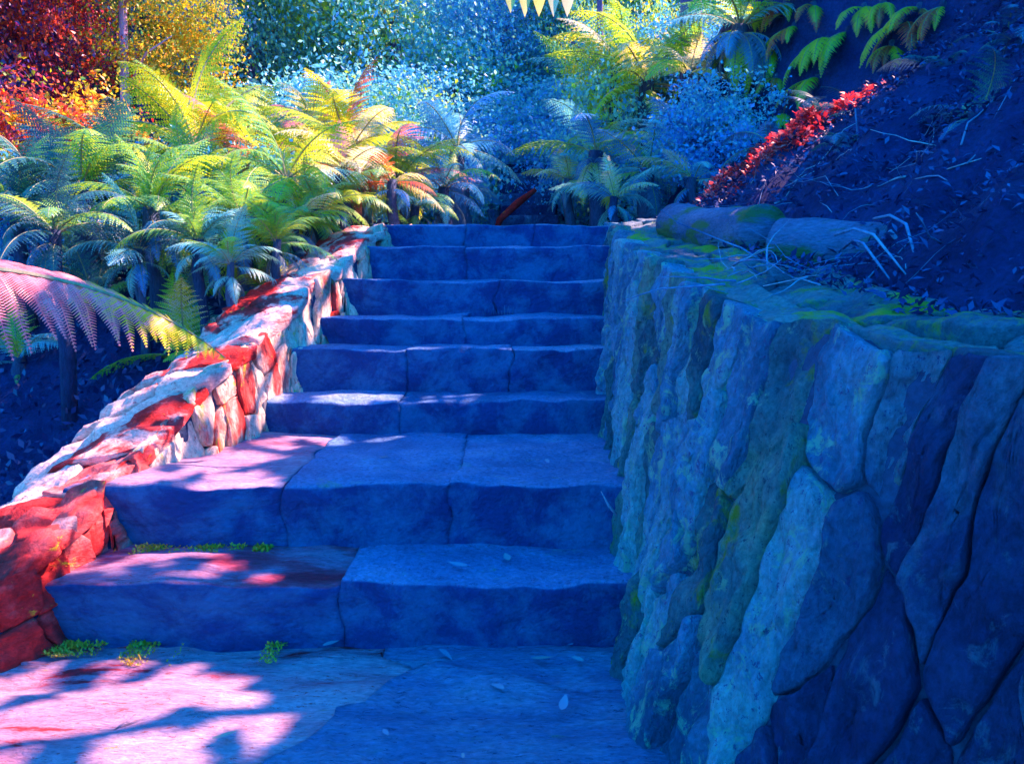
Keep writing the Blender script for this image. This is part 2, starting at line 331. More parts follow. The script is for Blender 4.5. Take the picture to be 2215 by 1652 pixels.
def stone_on(surf, poly, proud, rnd, gap=.012, K=26, amp=.012, nf=7, tilt=.05, base=-.03, warp=.03, st=Vector((1, 1, 1)), rnd_c=.12, fine=0, tiltv=None, hmax=.2):
    # round the corners once, then sample the outline evenly
    q = []
    for i in range(len(poly)):
        a, b = poly[i], poly[(i+1) % len(poly)]
        q += [(a[0]*(1-rnd_c)+b[0]*rnd_c, a[1]*(1-rnd_c)+b[1]*rnd_c), (a[0]*rnd_c+b[0]*(1-rnd_c), a[1]*rnd_c+b[1]*(1-rnd_c))]
    per = [0]
    for i in range(len(q)): per.append(per[-1]+math.dist(q[i], q[(i+1) % len(q)]))
    if per[-1] < .08: return None
    pts = []
    for k in range(K):
        t = per[-1]*k/K; i = max(j for j in range(len(q)) if per[j] <= t)
        u = (t-per[i])/max(1e-6, per[i+1]-per[i]); a, b = q[i], q[(i+1) % len(q)]
        pts.append((a[0]+(b[0]-a[0])*u, a[1]+(b[1]-a[1])*u))
    cx = sum(p[0] for p in pts)/K; cy = sum(p[1] for p in pts)/K
    tx, ty = rnd.uniform(-tilt, tilt), rnd.uniform(-1, 1)*(tilt if tiltv is None else tiltv); off = Vector((rnd.uniform(0, 50), 0, 0))
    V = []; F = []
    rings = [(1.0, base), (1.0, .55), (.975, .88), (.93, .99)]+([(r/12, 1.0) for r in range(10, 0, -1)] if fine else [(.76, 1.0), (.55, 1.0), (.34, 1.0), (.15, 1.0)])
    for ri, (r, h) in enumerate(rings):
        for p in pts:
            dx, dy = p[0]-cx, p[1]-cy; L = math.hypot(dx, dy); f = max(.3, 1-gap/max(L, .02))*r
            s, v = cx+dx*f, cy+dy*f
            wv = Vector((s*4, v*4, 3)); s, v = s+warp*fr(wv, 1, 3), v+warp*fr(wv+Vector((9, 0, 0)), 1, 3)
            P, n = surf(s, v)
            hh = h if ri == 0 else min(hmax, proud*h+(dx*f*tx+dy*f*ty))
            if ri: hh += amp*fr(P*st+off, nf, 6)*(1 if ri > 1 else .6)
            V.append(P+n*hh)
    P, n = surf(cx, cy); V.append(P+n*(proud+amp*fr(P*st+off, nf, 6)))
    R_ = len(rings)
    for i in range(R_-1):
        for k in range(K): F.append((i*K+k, i*K+(k+1) % K, (i+1)*K+(k+1) % K, (i+1)*K+k))
    for k in range(K): F.append(((R_-1)*K+k, (R_-1)*K+(k+1) % K, len(V)-1))
    return V, F
def grid_backing(name, surf, u0, u1, v0, v1, nu, nv, off, mat, parent):
    V = []; F = []
    for j in range(nv+1):
        for i in range(nu+1):
            P, n = surf(u0+(u1-u0)*i/nu, v0+(v1-v0)*j/nv); V.append(P+n*off)
    for j in range(nv):
        for i in range(nu): F.append((j*(nu+1)+i, j*(nu+1)+i+1, (j+1)*(nu+1)+i+1, (j+1)*(nu+1)+i))
    return mesh_obj(name, V, F, mat, parent)
def with_normal(f, flip=1):
    def g(s, v):
        e = .01; p = f(s, v); a = f(s+e, v)-f(s-e, v); b = f(s, v+e)-f(s, v-e)
        n = a.cross(b).normalized()*flip; return p, n
    return g

rnd = random.Random(11)
# ------------------------------------------------------------------ bottom landing, paved
landing = grid_backing('landing', lambda s, v: (Vector((s, v, 0)), Vector((0, 0, 1))), -3.2, 1.2, -1.5, 3.0, 22, 22, -.035, M['mortar'], None)
tag(landing, kind='structure')
seeds = [(-2.5+1.25*i+rnd.uniform(-.35, .35), -1.0+.95*j+rnd.uniform(-.3, .3)) for i in range(4) for j in range(5)]
fl = lambda s, v: (Vector((s, v, .012*fr((s, v, 0), 1.5))), Vector((0, 0, 1)))
for c in voronoi(seeds, (-3.1, -1.4, 1.1, 2.95), 1.25, 1.0, .2):
    if not c: continue
    g = stone_on(fl, c, -.004, rnd, gap=.0025, K=90, amp=.022, nf=2.6, tilt=.010, base=-.05, warp=.06, st=Vector((.8, 2.2, 1)), rnd_c=.05, fine=1)
    if g:
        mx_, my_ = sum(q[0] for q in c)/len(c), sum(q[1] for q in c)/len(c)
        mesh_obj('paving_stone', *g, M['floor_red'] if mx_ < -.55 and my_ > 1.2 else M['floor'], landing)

# ------------------------------------------------------------------ the stairs
def rock_box(x0, x1, y0, y1, z0, z1, rnd, nxs, nys=9, nzs=7, amp=.019):
    bv = .018; V = []; F = []; idx = {}
    xsg = [x0, x0+bv]+[x0+bv+(x1-x0-2*bv)*i/nxs for i in range(1, nxs)]+[x1-bv, x1]
    ysg = [y0, y0+bv*.7, y0+bv*2]+[y0+bv*2+(y1-y0-bv*2)*i/nys for i in range(1, nys)]+[y1]
    zsg = [z0]+[z0+(z1-z0-bv*1.6)*i/nzs for i in range(1, nzs)]+[z1-bv*1.6, z1-bv*.6, z1]
    off = Vector((rnd.uniform(0, 9), rnd.uniform(0, 9), 0))
    def vert(i, j, k):
        if (i, j, k) in idx: return idx[i, j, k]
        x, y, zz = xsg[i], ysg[j], zsg[k]
        # soft rounded arris at the front and the ends
        dzt = z1-zz; dyf = y-y0; dx_ = min(x-x0, x1-x)
        p = Vector((x, y, zz))
        rr = .014+.012*noise.noise(Vector((x*3, 0, z1*9)))
        if dyf < rr and dzt < rr:
            a, b = rr-dyf, rr-dzt; l = math.hypot(a, b)
            if l > rr: p.y += a*(1-rr/l); p.z -= b*(1-rr/l)
        n = p.copy(); p.x += .035*fr((x*.4, y*1.5, zz*3+z1*7), 2.4, 3)
        if j <= 2: p.y += amp*1.7*fr(n, 2.3, 5)+.008*fr(n, 11, 3)
        if dzt < .03: p.z += amp*1.1*fr(n+off*.15, 2.1, 4)+.004*fr(n, 9, 3); 
        if dzt < .03 and dyf < .04: p.z -= .020*max(0, fr(n+Vector((5, 0, 0)), 2.6, 3))
        idx[i, j, k] = len(V); V.append(p); return idx[i, j, k]
    I, J, K = len(xsg)-1, len(ysg)-1, len(zsg)-1
    for i in range(I):
        for k in range(K): F.append((vert(i, 0, k), vert(i+1, 0, k), vert(i+1, 0, k+1), vert(i, 0, k+1)))
        for j in range(J): F.append((vert(i, j, K), vert(i+1, j, K), vert(i+1, j+1, K), vert(i, j+1, K)))
    for j in range(J):
        for k in range(K):
            F.append((vert(0, j+1, k), vert(0, j, k), vert(0, j, k+1), vert(0, j+1, k+1)))
            F.append((vert(I, j, k), vert(I, j+1, k), vert(I, j+1, k+1), vert(I, j, k+1)))
    return V, F
stairs = tag(empty('stone_staircase', (0, steps[0][0], 0)), 'broad flight of eight rough stone steps between the parapet and the retaining wall', 'stairs')
def part_of(parent, o):
    o.parent = parent; o.matrix_parent_inverse = Matrix.Translation(parent.location).inverted(); return o
for i, (y, zb, zt, x0, x1) in enumerate(steps):
    yb = steps[i+1][0]+.10 if i < 7 else y+.9
    xa, xb = x0-.25, x1+.22
    Vc = []; Fc = []
    bm = bmesh.new(); bmesh.ops.create_cube(bm, size=1, matrix=Matrix.Translation(((xa+xb)/2, (y+.05+yb+.02)/2, (zb-.25+zt-.03)/2)) @ Matrix.Diagonal((xb-xa-.1, yb-y-.05, zt-zb+.2, 1)))
    me = bpy.data.meshes.new('step'); bm.to_mesh(me); bm.free()
    st = link_mesh('step', me, M['mortar']); part_of(stairs, st)
    cuts = {0: [.49], 1: [.31, .66], 2: [.36], 3: [.33, .68], 4: [.47], 5: [.55], 6: [.36], 7: [.27, .62]}[i]
    edges = [xa]+[x0+(x1-x0)*c for c in cuts]+[xb]
    for a, b in zip(edges, edges[1:]):
        dy = rnd.uniform(-.005, .006); dz = rnd.uniform(-.003, .003)
        g = rock_box(a+.0006, b-.0006, y+dy, yb, zb-.04, zt+dz, rnd, max(5, int((b-a)/.035)), nys=max(6, int((yb-y)/.05)))
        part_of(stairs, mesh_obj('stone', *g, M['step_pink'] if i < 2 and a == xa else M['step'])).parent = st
for o in stairs.children:
    for s_ in list(C.objects):
        if s_.parent == o: s_.matrix_parent_inverse = Matrix.Translation(stairs.location).inverted() @ Matrix.Identity(4)
# step meshes sit at the world origin under the staircase empty, so undo the empty's offset on the blocks only once
for o in stairs.children:
    for s_ in o.children: s_.matrix_parent_inverse = Matrix.Identity(4)
# path beyond the top step
pth = grid_backing('path', lambda s, v: (Vector((s, v, ZTOP-.02+.02*fr((s, v, 0), 1.5)+(0 if v < 9.2 else 0))), Vector((0, 0, 1))), -1.3, 1.4, YTOP+.75, 9.6, 16, 20, 0, M['floor'], None)
tag(pth, kind='structure')

# ------------------------------------------------------------------ right retaining wall
wall = tag(empty('retaining_wall', (.7, 3.5, 0)), 'tall leaning retaining wall of upright rough slabs beside the steps', 'wall')
_arc = [(0.0, 6.3)]; _d = 6.3
while _d > .92:
    a_, b_ = (Vector((.5*(lerp_table(WD, WXB, q)+lerp_table(WD, WXT, q)), q, 0)) for q in (_d, _d-.02)); _d -= .02; _arc.append((_arc[-1][0]+(b_-a_).length, _d))
ARCS, ARCD = [q[0] for q in _arc], [q[1] for q in _arc]; WLEN = ARCS[-1]
def wsurf_raw(s, v):      # s: metres along the wall from its far end, v: 0..1 up
    d = lerp_table(ARCS, ARCD, s); zb = lerp_table(WD, WZB, d); zt = lerp_table(WD, WZT, d)
    lo = -.1+(zb-.25)*sstep(3.0, 4.2, d)
    return wall_pt(d, lo+(zt-lo)*v)
wsurf = with_normal(wsurf_raw, 1)
P_, n_ = wsurf(3.5, .5)
if n_.x > 0: wsurf = with_normal(wsurf_raw, -1)
part_of(wall, grid_backing('mortar_core', wsurf, 0, WLEN, 0, .985, 80, 10, -.012, M['mortar'], None))
seeds = []
s = .1
while s < WLEN:
    wdt = rnd.uniform(.06, .14)
    rows = rnd.choice([[.30, .80], [.15, .52, .88], [.42, .92], [.12, .62], [.22, .70], [.05, .40, .78], [.1, .35, .6, .9]])
    for r_ in rows: seeds.append((s+rnd.uniform(-.05, .05), r_+rnd.uniform(-.08, .08)))
    s += wdt
for c, sd in zip(voronoi(seeds, (0, 0, WLEN, 1.0), .125, .31, .30), seeds):
    if not c: continue
    g = stone_on(wsurf, c, rnd.uniform(.0, .05), rnd, gap=.007, K=96, amp=.030, nf=12, tilt=.30, tiltv=.06, hmax=.06, base=-.06, warp=.035, st=Vector((1.2, 1.2, .6)), rnd_c=.06, fine=1)
    if not g: continue
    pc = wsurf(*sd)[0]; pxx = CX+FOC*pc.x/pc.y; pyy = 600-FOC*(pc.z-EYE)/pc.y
    dk = max(sstep(1830, 2180, pxx), sstep(1300, 1640, pyy)*sstep(1450, 1700, pxx))+rnd.uniform(-.12, .12)  # darker stones paint the shaded near corner, picked by position in view
    if dk > .75: mt = M['wall_shade']
    elif dk > .3: mt = M['wall_half_shade']
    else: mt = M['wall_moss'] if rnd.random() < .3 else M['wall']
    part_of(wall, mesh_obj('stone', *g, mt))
# flat mossy ledge on top of it
def lsurf_raw(s, v):
    d = 6.3-s; xt, zt = wall_top(d); return Vector((xt+.005+v, d, zt-.03-.012*math.cos(v*9)+.015*fr((v*3, d*2, 1), 1.2)+.05*v))
lsurf = with_normal(lsurf_raw, -1); P_, n_ = lsurf(3, .2)
if n_.z < 0: lsurf = with_normal(lsurf_raw, 1)
part_of(wall, grid_backing('ledge_bed', lsurf, 0, 5.3, 0.01, .62, 50, 8, -.02, M['mortar'], None))
seeds = [(.15+.33*i+rnd.uniform(-.1, .1), .1+.2*j+rnd.uniform(-.07, .07)) for i in range(16) for j in range(3)]
for c in voronoi(seeds, (0, 0, 5.35, .6), 1.3, 1, 0):
    if not c: continue
    g = stone_on(lsurf, c, rnd.uniform(.004, .03), rnd, gap=.004, K=48, amp=.03, nf=4.5, tilt=.08, base=-.06, warp=.022, fine=1)
    if g: part_of(wall, mesh_obj('coping_stone', *g, M['ledge']))

# ------------------------------------------------------------------ left parapet
para = tag(empty('parapet_wall', (-1.4, 3.5, 0)), 'low stepped parapet of layered pink and red rock, sunlit, left of the steps', 'wall')
PW = .50
def pin_raw(s, v):        # inner face
    d = 2.2+s; xi, zt = par(d); lo = max(-.1, tread_z(d)-.25) if d > 2.7 else -.08
    zt += .05*math.sin(d*7.3)*.4
    return Vector((xi-.10*v, d, lo+(zt-lo)*v))
pin = with_normal(pin_raw, 1); P_, n_ = pin(1.5, .5)
if n_.x < 0: pin = with_normal(pin_raw, -1)
def ptop_raw(s, v):       # top, v 0 at the inner edge .. PW outside
    d = 2.2+s; xi, zt = par(d); zt += .05*math.sin(d*7.3)*.4
    return Vector((xi-.09-v, d+.10*v, zt-.02-.16*(v/PW)**2+.02*fr((v*4, d*3, 0), 1)))
ptop = with_normal(ptop_raw, 1); P_, n_ = ptop(1.5, .2)
if n_.z < 0: ptop = with_normal(ptop_raw, -1)
def pout_raw(s, v):
    d = 2.2+s; p = ptop_raw(s, PW); return Vector((p.x-.06*(1-v), p.y, -.5+(p.z+.5)*v))
pout = with_normal(pout_raw, -1)
part_of(para, grid_backing('mortar_core', pin, 0, 4.0, 0, .97, 60, 8, -.012, M['mortar'], None))
part_of(para, grid_backing('top_bed', ptop, 0, 4.0, 0.0, PW, 60, 8, -.015, M['mortar'], None))
part_of(para, grid_backing('outer_face', pout, 0, 4.0, 0, 1, 40, 8, 0, M['wall_shade'], None))
seeds = []; s = .05
while s < 4.0:
    for r_ in rnd.choice([[.3, .8], [.5], [.25, .7], [.55, .95]]): seeds.append((s+rnd.uniform(-.03, .03), r_+rnd.uniform(-.08, .08)))
    s += rnd.uniform(.07, .15)
for c, sd in zip(voronoi(seeds, (0, 0, 4.0, 1.0), .14, .5, -.1), seeds):
    if not c: continue
    g = stone_on(pin, c, rnd.uniform(.006, .03), rnd, gap=.002, K=40, amp=.03, nf=6, tilt=.22, tiltv=.08, hmax=.05, base=-.04, warp=.03, st=Vector((1.5, 1.5, .6)), rnd_c=.06, fine=1)
    if g: part_of(para, mesh_obj('stone', *g, M['parapet_red'] if sd[0] < .8+.3*rnd.random() else M['parapet_face']))
seeds = [(.1+.26*i+rnd.uniform(-.1, .1), .1+.24*j+rnd.uniform(-.08, .08)) for i in range(16) for j in range(2)]
for c, sd in zip(voronoi(seeds, (0, -.03, 4.0, PW), .8, 1.3, .5), seeds):
    if not c: continue
    g = stone_on(ptop, c, rnd.uniform(.010, .020), rnd, gap=.0004, K=56, amp=.034, nf=4.5, tilt=.05, st=Vector((1.0, 2.2, 2)), base=-.04, warp=.04, rnd_c=.06, fine=1)
    if g: part_of(para, mesh_obj('coping_stone', *g, M['parapet_red'] if sd[0] < .8+.3*rnd.random() else M['parapet']))

# ------------------------------------------------------------------ second flight, far behind the top of the stairs
ff = tag(empty('far_staircase', (0.15, 8.3, ZTOP)), 'narrow shaded upper flight of steps seen between the ferns', 'stairs')
for i in range(7):
    g = rock_box(-.14, .50, 8.3+.3*i, 8.9+.3*i, ZTOP-.1+.15*i, ZTOP+.15*(i+1)-.01, rnd, 12, 4, 3)
    part_of(ff, mesh_obj('step', *g, M['wall_shade']))  # dark stone colour stands in for the shade of the opening
g = rock_box(-.22, -.145, 8.25, 9.2, ZTOP-.1, ZTOP+.34, rnd, 4, 6, 5); part_of(ff, mesh_obj('cheek_stone', *g, M['wall_half_shade']))
kerbV = []; kerbF = []
g = tube_data([(-.20, 8.25, ZTOP+.02), (-.12, 8.2, ZTOP+.22), (.05, 8.2, ZTOP+.38), (.24, 8.2, ZTOP+.52)], [.02, .035, .04, .025], 8, .3, 3)
ks = mesh_obj('sunlit_kerb_strip', *g, M['parapet_red']); tag(ks, 'red strip standing in for the sunlit kerb of the upper flight', 'kerb')  # red tube coloured and placed as the sunlit kerb

# ------------------------------------------------------------------ leaves
def leaf_blade(L, W, curl=.15, n=5):
    V = []; F = []
    for i in range(n+1):
        t = i/n; w_ = W*math.sin(math.pi*min(.999, .06+.94*t)**.8)*.5; zc = -curl*L*t*t
        V += [(L*t, -w_, zc+.12*w_), (L*t, 0, zc), (L*t, w_, zc+.12*w_)]
    for i in range(n):
        b = i*3; F += [(b, b+1, b+4, b+3), (b+1, b+2, b+5, b+4)]
    return V, F
def rand_rot(rnd): return Euler((rnd.uniform(0, 6.28), rnd.uniform(-1.3, 1.3), rnd.uniform(0, 6.28))).to_matrix()
def add_leaf(V, F, p, m, L, W):
    b = len(V); h = W*.5
    V += [p+m @ Vector((0, 0, 0)), p+m @ Vector((L*.45, -h, .1*L)), p+m @ Vector((L, 0, 0)), p+m @ Vector((L*.45, h, .1*L))]
    F += [(b, b+1, b+2, b+3)]
def crown_mesh(name, seed, n, rad, nclump, leaf, spread=.34, flat=.8):
    r = random.Random(seed); V = []; F = []
    cl = []
    for _ in range(nclump):
        while True:
            p = Vector((r.uniform(-1, 1), r.uniform(-1, 1), r.uniform(-1, 1)))
            if .25 < p.length < 1: break
        cl.append((Vector((p.x*rad, p.y*rad, p.z*rad*flat)), rad*r.uniform(.12, .42)))
    for k in range(n):
        c, s_ = cl[k % nclump]
        p = c+Vector((r.gauss(0, 1), r.gauss(0, 1), r.gauss(0, .7)))*s_*spread*1.6
        l = leaf*r.uniform(.6, 1.3); add_leaf(V, F, p, rand_rot(r), l, l*r.uniform(.45, .75))
    me = bpy.data.meshes.new(name); me.from_pydata([tuple(v) for v in V], [], F); me.update(); return me
CROWNS = [crown_mesh('crown', 100+i, 11000, 1.0, 60, .046, .30+.04*i) for i in range(4)]
BUSH = [crown_mesh('foliage', 200+i, 4500, .6, 55, .04, .34, .9) for i in range(3)]

def tree_at(base, h, cr, mat, rnd, label, group, trunk_r=.07, bark='bark', lean=0.0, ncrown=3, name='tree'):
    t = tag(empty(name, base), label, 'tree', group)
    top = Vector((lean*h, rnd.uniform(-.1, .1)*h, h))
    pts = [Vector((0, 0, -.3))]+[top*k+Vector((rnd.uniform(-.05, .05), rnd.uniform(-.05, .05), 0))*h*.4 for k in (.2, .45, .7, 1.0)]
    V, F = tube_data(pts, [trunk_r*1.2, trunk_r, trunk_r*.85, trunk_r*.65, trunk_r*.3], 9, .15, rnd.random()*9)
    for k in range(6):
        a = rnd.uniform(0, 6.28); b = pts[1+k % 3].lerp(pts[2+k % 3], rnd.random()); e = b+Vector((math.cos(a), math.sin(a), rnd.uniform(.2, .8)))*cr*.8
        mid = (b+e)/2+Vector((0, 0, .12*cr)); tube_data([b, mid, e], [trunk_r*.4, trunk_r*.25, trunk_r*.08], 6, 0, 0, V, F)
    o = mesh_obj('trunk', V, F, M[bark], t)
    for k in range(ncrown):
        c = link_mesh('crown', CROWNS[rnd.randrange(4)], None, t)
        if not CROWNS[0].materials:
            for q in CROWNS: q.materials.append(M['l_teal'])
        c.material_slots[0].link = 'OBJECT'; c.material_slots[0].material = mat if isinstance(mat, bpy.types.Material) else M[mat[k % len(mat)]]
        zf = (.35+.6*k/max(1, ncrown-1)) if ncrown > 1 else .8
        c.location = top*zf+Vector((rnd.uniform(-.4, .4), rnd.uniform(-.4, .4), 0))*cr
        s_ = cr*rnd.uniform(.8, 1.15); c.scale = (s_*rnd.uniform(.7, 1.2), s_*rnd.uniform(.7, 1.2), s_*rnd.uniform(.8, 1.5)); c.rotation_euler = (rnd.uniform(-.5, .5), rnd.uniform(-.5, .5), rnd.uniform(0, 6.28))
    return t

# ------------------------------------------------------------------ ferns
def frond_mesh(name, L, e0, e1, seed, npin=22, pinL=.26, npl=15, droop=.42, narrow=.56, stalk=.12):
    """an arching frond along +X; e0, e1: elevation of the stalk at base and tip"""
    r = random.Random(seed); V = []; F = []; mi = []
    n = 24; pts = [Vector((0, 0, 0))]; tans = []
    for i in range(n):
        t = (i+.5)/n; e = e0+(e1-e0)*t**1.1; d = Vector((math.cos(e), .05*math.sin(t*3+seed), math.sin(e))).normalized()
        tans.append(d); pts.append(pts[-1]+d*L/n)
    tans.append(tans[-1])
    rv, rf = tube_data(pts, [.011*L*(1-.85*i/n) for i in range(n+1)], 5); V += rv; F += rf; mi += [1]*len(rf)
    for k in range(npin):
        t = stalk+(1-stalk)*(k+.5)/npin; fi = t*n; i = min(n-1, int(fi)); p = pts[i].lerp(pts[i+1], fi-i); T = tans[i]
        side = Vector((0, 1, 0)); nrm = T.cross(side).normalized()*-1
        if nrm.z < 0 and abs(T.z) < .99: nrm = -nrm
        u = (t-stalk)/(1-stalk); env = (min(1, (u+.12)/.34))**.7*(1-max(0, (u-.3)/.72)**1.5)
        for sg in (-1, 1):
            pl = pinL*L*max(.05, env)*r.uniform(.88, 1.08)
            fw = R(r.uniform(58, 70))-u*.35
            d0 = (side*sg*math.sin(fw)+T*math.cos(fw)).normalized(); dr = droop*r.uniform(.6, 1.4)
            m_ = max(4, int(npl*max(.3, env)))
            wmax = L*(1-stalk)/npin*narrow
            b = len(V); rw = T*.0025*L
            V += [p-rw, p+rw, p+d0*pl*.5-nrm*dr*pl*.25+rw*.7, p+d0*pl*.5-nrm*dr*pl*.25-rw*.7, p+d0*pl-nrm*dr*pl+rw*.2, p+d0*pl-nrm*dr*pl-rw*.2]
            F += [(b, b+1, b+2, b+3), (b+3, b+2, b+4, b+5)]; mi += [0, 0]
            for j in range(m_):
                v = (j+.5)/m_; c = p+d0*pl*v-nrm*dr*pl*v*v
                ax = (d0-nrm*2*dr*v).normalized(); ac = ax.cross(nrm).normalized()
                wl = wmax*(1-v**1.6)*1.0+wmax*.08; hw = pl/m_*.46
                for s2 in (-1, 1):
                    b = len(V); tip = c+ac*s2*wl+ax*wl*.35-nrm*wl*.12
                    V += [c-ax*hw, c+ax*hw, tip+ax*hw*.25, tip-ax*hw*.35]; F.append((b, b+1, b+2, b+3)); mi.append(0)
    me = bpy.data.meshes.new(name); me.from_pydata([tuple(v) for v in V], [], F); me.update()
    me.materials.append(M['f_green']); me.materials.append(M['rachis']); me.polygons.foreach_set('material_index', mi); return me
FR = {'arch': [frond_mesh('frond', 1.0, R(62), R(-38), i, 22, .26, 13) for i in range(3)],
      'up': [frond_mesh('frond', 1.0, R(78), R(18), 10+i, 22, .27, 13) for i in range(2)],
      'flat': [frond_mesh('frond', 1.0, R(28), R(-32), 20+i, 22, .26, 13) for i in range(3)],
      'hang': [frond_mesh('frond', 1.0, R(5), R(-85), 30+i, 20, .2, 12) for i in range(2)]}
def put_frond(parent, kind, L, az, tilt, mat, rnd, loc=(0, 0, 0), roll=0.0):
    me = rnd.choice(FR[kind]); o = bpy.data.objects.new('frond', me); C.objects.link(o); o.parent = parent
    o.material_slots[0].link = 'OBJECT'; o.material_slots[0].material = M[mat]
    o.location = loc; o.rotation_euler = Euler((roll, tilt, az), 'XYZ'); o.scale = (L, L, L); return o
def fern_at(base, L, n, mats, rnd, label, group=None, trunk=0.0, kinds=('arch', 'flat', 'arch', 'up'), az0=0.0, azr=6.283, name='fern', skirt=5):
    t = tag(empty(name, base), label, 'tree fern' if trunk else 'fern', group)
    if trunk:
        V, F = tube_data([(0, 0, -.25), (.02, 0, trunk*.4), (-.02, .01, trunk*.8), (0, 0, trunk+.06)], [q*min(1, L/.85)**1.5 for q in (.10, .085, .08, .07)], 10, .35, rnd.random()*9)
        mesh_obj('trunk', V, F, M['fibre'], t)
    else:
        V, F = tube_data([(0, 0, -.15), (0, 0, .0), (0, 0, .07)], [.06, .05, .025], 8, .3, 2); mesh_obj('crown_base', V, F, M['fibre'], t)
    for i in range(n):
        put_frond(t, kinds[i % len(kinds)], L*rnd.uniform(.6, 1.12), az0+azr*(i+rnd.uniform(-.45, .45))/n, rnd.uniform(-.45, .5), mats[rnd.randrange(len(mats))], rnd, (0, 0, trunk+.03), rnd.uniform(-.45, .45))
    for i in range(skirt):
        put_frond(t, 'hang', min(L*.7, trunk+.15)*rnd.uniform(.6, 1.0), rnd.uniform(0, 6.28), rnd.uniform(-.1, .7), rnd.choice(['f_dead', mats[0], 'f_blue']), rnd, (0, 0, trunk-.02))
    return t
def ground(x, y): return Vector((x, y, height(x, y)))
def fern_px(px, py, d, L, n, mats, label, group=None, seed=0, **kw):
    """crown centre at a picture place and distance; the plant is grounded with a trunk if the crown is well above the soil"""
    p = AT(px, py, d); r_ = random.Random(seed*7+int(px)); h = height(p.x, p.y); tr = p.z-h
    if tr > .06: return fern_at((p.x, p.y, h), L, n, mats, r_, label, group, trunk=tr, name='tree_fern', **kw)
    return fern_at((p.x, p.y, h), L, n, mats, r_, label, group, name='fern', **kw)
G_L = 'ferns growing left of the stairs'; G_R = 'ferns growing right of the path'; G_B = 'ferns beside the path at the top'
# left garden
fern_px(420, 330, 6.2, 1.15, 12, ['f_yellow', 'f_yellow', 'f_green'], 'tall tree fern with a big upright yellow frond beside the slim pale tree', seed=1, kinds=('up', 'arch', 'arch'))
fern_px(760, 330, 6.6, .95, 13, ['f_red', 'f_yellow', 'f_white', 'f_pink', 'f_green'], 'tree fern with red and orange upright fronds above the parapet', seed=2, kinds=('up', 'arch', 'flat'))
fern_px(620, 400, 5.6, .85, 12, ['f_green', 'f_yellow', 'f_white', 'f_teal'], 'bushy fern with yellow green fronds over the parapet', seed=3)
fern_px(860, 400, 6.9, .9, 12, ['f_white', 'f_green', 'f_yellow', 'f_pink'], 'fern with pale lit fronds beside the top step', seed=4, kinds=('arch', 'flat'))
COLW = {'f_dark': 'dark green', 'f_green': 'bright green', 'f_teal': 'teal', 'f_yellow': 'yellow', 'f_white': 'pale yellow', 'f_pink': 'pink', 'f_red': 'red', 'f_blue': 'blue'}
def lab_of(mats, L): return ('large ' if L > .78 else 'middling ' if L > .58 else 'small ')+' and '.join(dict.fromkeys(COLW[m] for m in mats[:2]))+' fern'
fern_px(850, 405, 6.2, .55, 9, ['f_white', 'f_red', 'f_white'], 'small fern with white and red fronds just left of the top step', seed=9, kinds=('flat', 'arch'))
fern_px(740, 380, 6.0, .6, 10, ['f_pink', 'f_red', 'f_yellow', 'f_white'], 'fern with pink and red fronds behind the parapet', seed=10)
fern_px(530, 370, 6.4, .7, 11, ['f_pink', 'f_yellow', 'f_green', 'f_red'], 'fern with pink, red and yellow fronds in the left thicket', seed=12)
for i, (px, py, d, L, mats) in enumerate([(180, 430, 5.2, .85, ['f_dark', 'f_green', 'f_teal']), (330, 470, 4.9, .75, ['f_green', 'f_teal', 'f_yellow']), (60, 400, 6.0, .9, ['f_dark', 'f_teal', 'f_green']),
        (520, 480, 5.0, .7, ['f_green', 'f_teal', 'f_yellow']), (690, 470, 5.5, .6, ['f_green', 'f_yellow', 'f_teal']), (430, 540, 4.6, .55, ['f_teal', 'f_dark', 'f_green']),
        (250, 360, 7.0, .9, ['f_yellow', 'f_green']), (560, 350, 7.2, .9, ['f_green', 'f_yellow', 'f_red']), (120, 520, 4.4, .6, ['f_dark', 'f_dark', 'f_teal']),
        (600, 540, 4.75, .5, ['f_green', 'f_yellow', 'f_teal']), (500, 590, 4.5, .45, ['f_teal', 'f_green']), (640, 500, 5.2, .55, ['f_green', 'f_white', 'f_yellow']), (740, 450, 6.0, .6, ['f_green', 'f_teal', 'f_yellow']), (300, 560, 4.7, .55, ['f_teal', 'f_dark']),
        (180, 500, 5.6, .7, ['f_teal', 'f_green']), (420, 400, 5.8, .8, ['f_green', 'f_yellow', 'f_teal']), (40, 470, 5.0, .7, ['f_dark', 'f_teal']), (560, 420, 6.2, .8, ['f_yellow', 'f_green', 'f_pink']), (780, 390, 6.4, .7, ['f_green', 'f_yellow', 'f_white']), (480, 300, 7.6, .9, ['f_green', 'f_yellow']), (660, 310, 7.6, .9, ['f_green', 'f_white', 'f_pink'])]):
    mats = ['f_dark', 'f_dark', 'f_green'] if px < 260 else [{'f_teal': 'f_green'}.get(m, m) if k else m for k, m in enumerate(mats)]
    fern_px(px, py, d, L*.85, 17, mats, lab_of(mats, L)+' in the thicket left of the stairs', G_L, seed=20+i)
for i in range(26):
    r_ = random.Random(4000+i); y = r_.uniform(4.1, 6.6); x = par(min(y, 6.2))[0]-.55-r_.random()**1.3*2.6
    if y < 4.7 and x < -2.4: y += .9
    fern_at(ground(x, y)-Vector((0, 0, .02)), r_.uniform(.35, .6), 9, [['f_teal', 'f_dark', 'f_green'], ['f_green', 'f_yellow', 'f_teal'], ['f_yellow', 'f_green', 'f_white']][i % 3], r_, ['low blue green fern filling the bank left of the parapet', 'low mixed green fern filling the bank left of the parapet', 'low pale yellow fern filling the bank left of the parapet'][i % 3], 'low ferns behind the parapet')
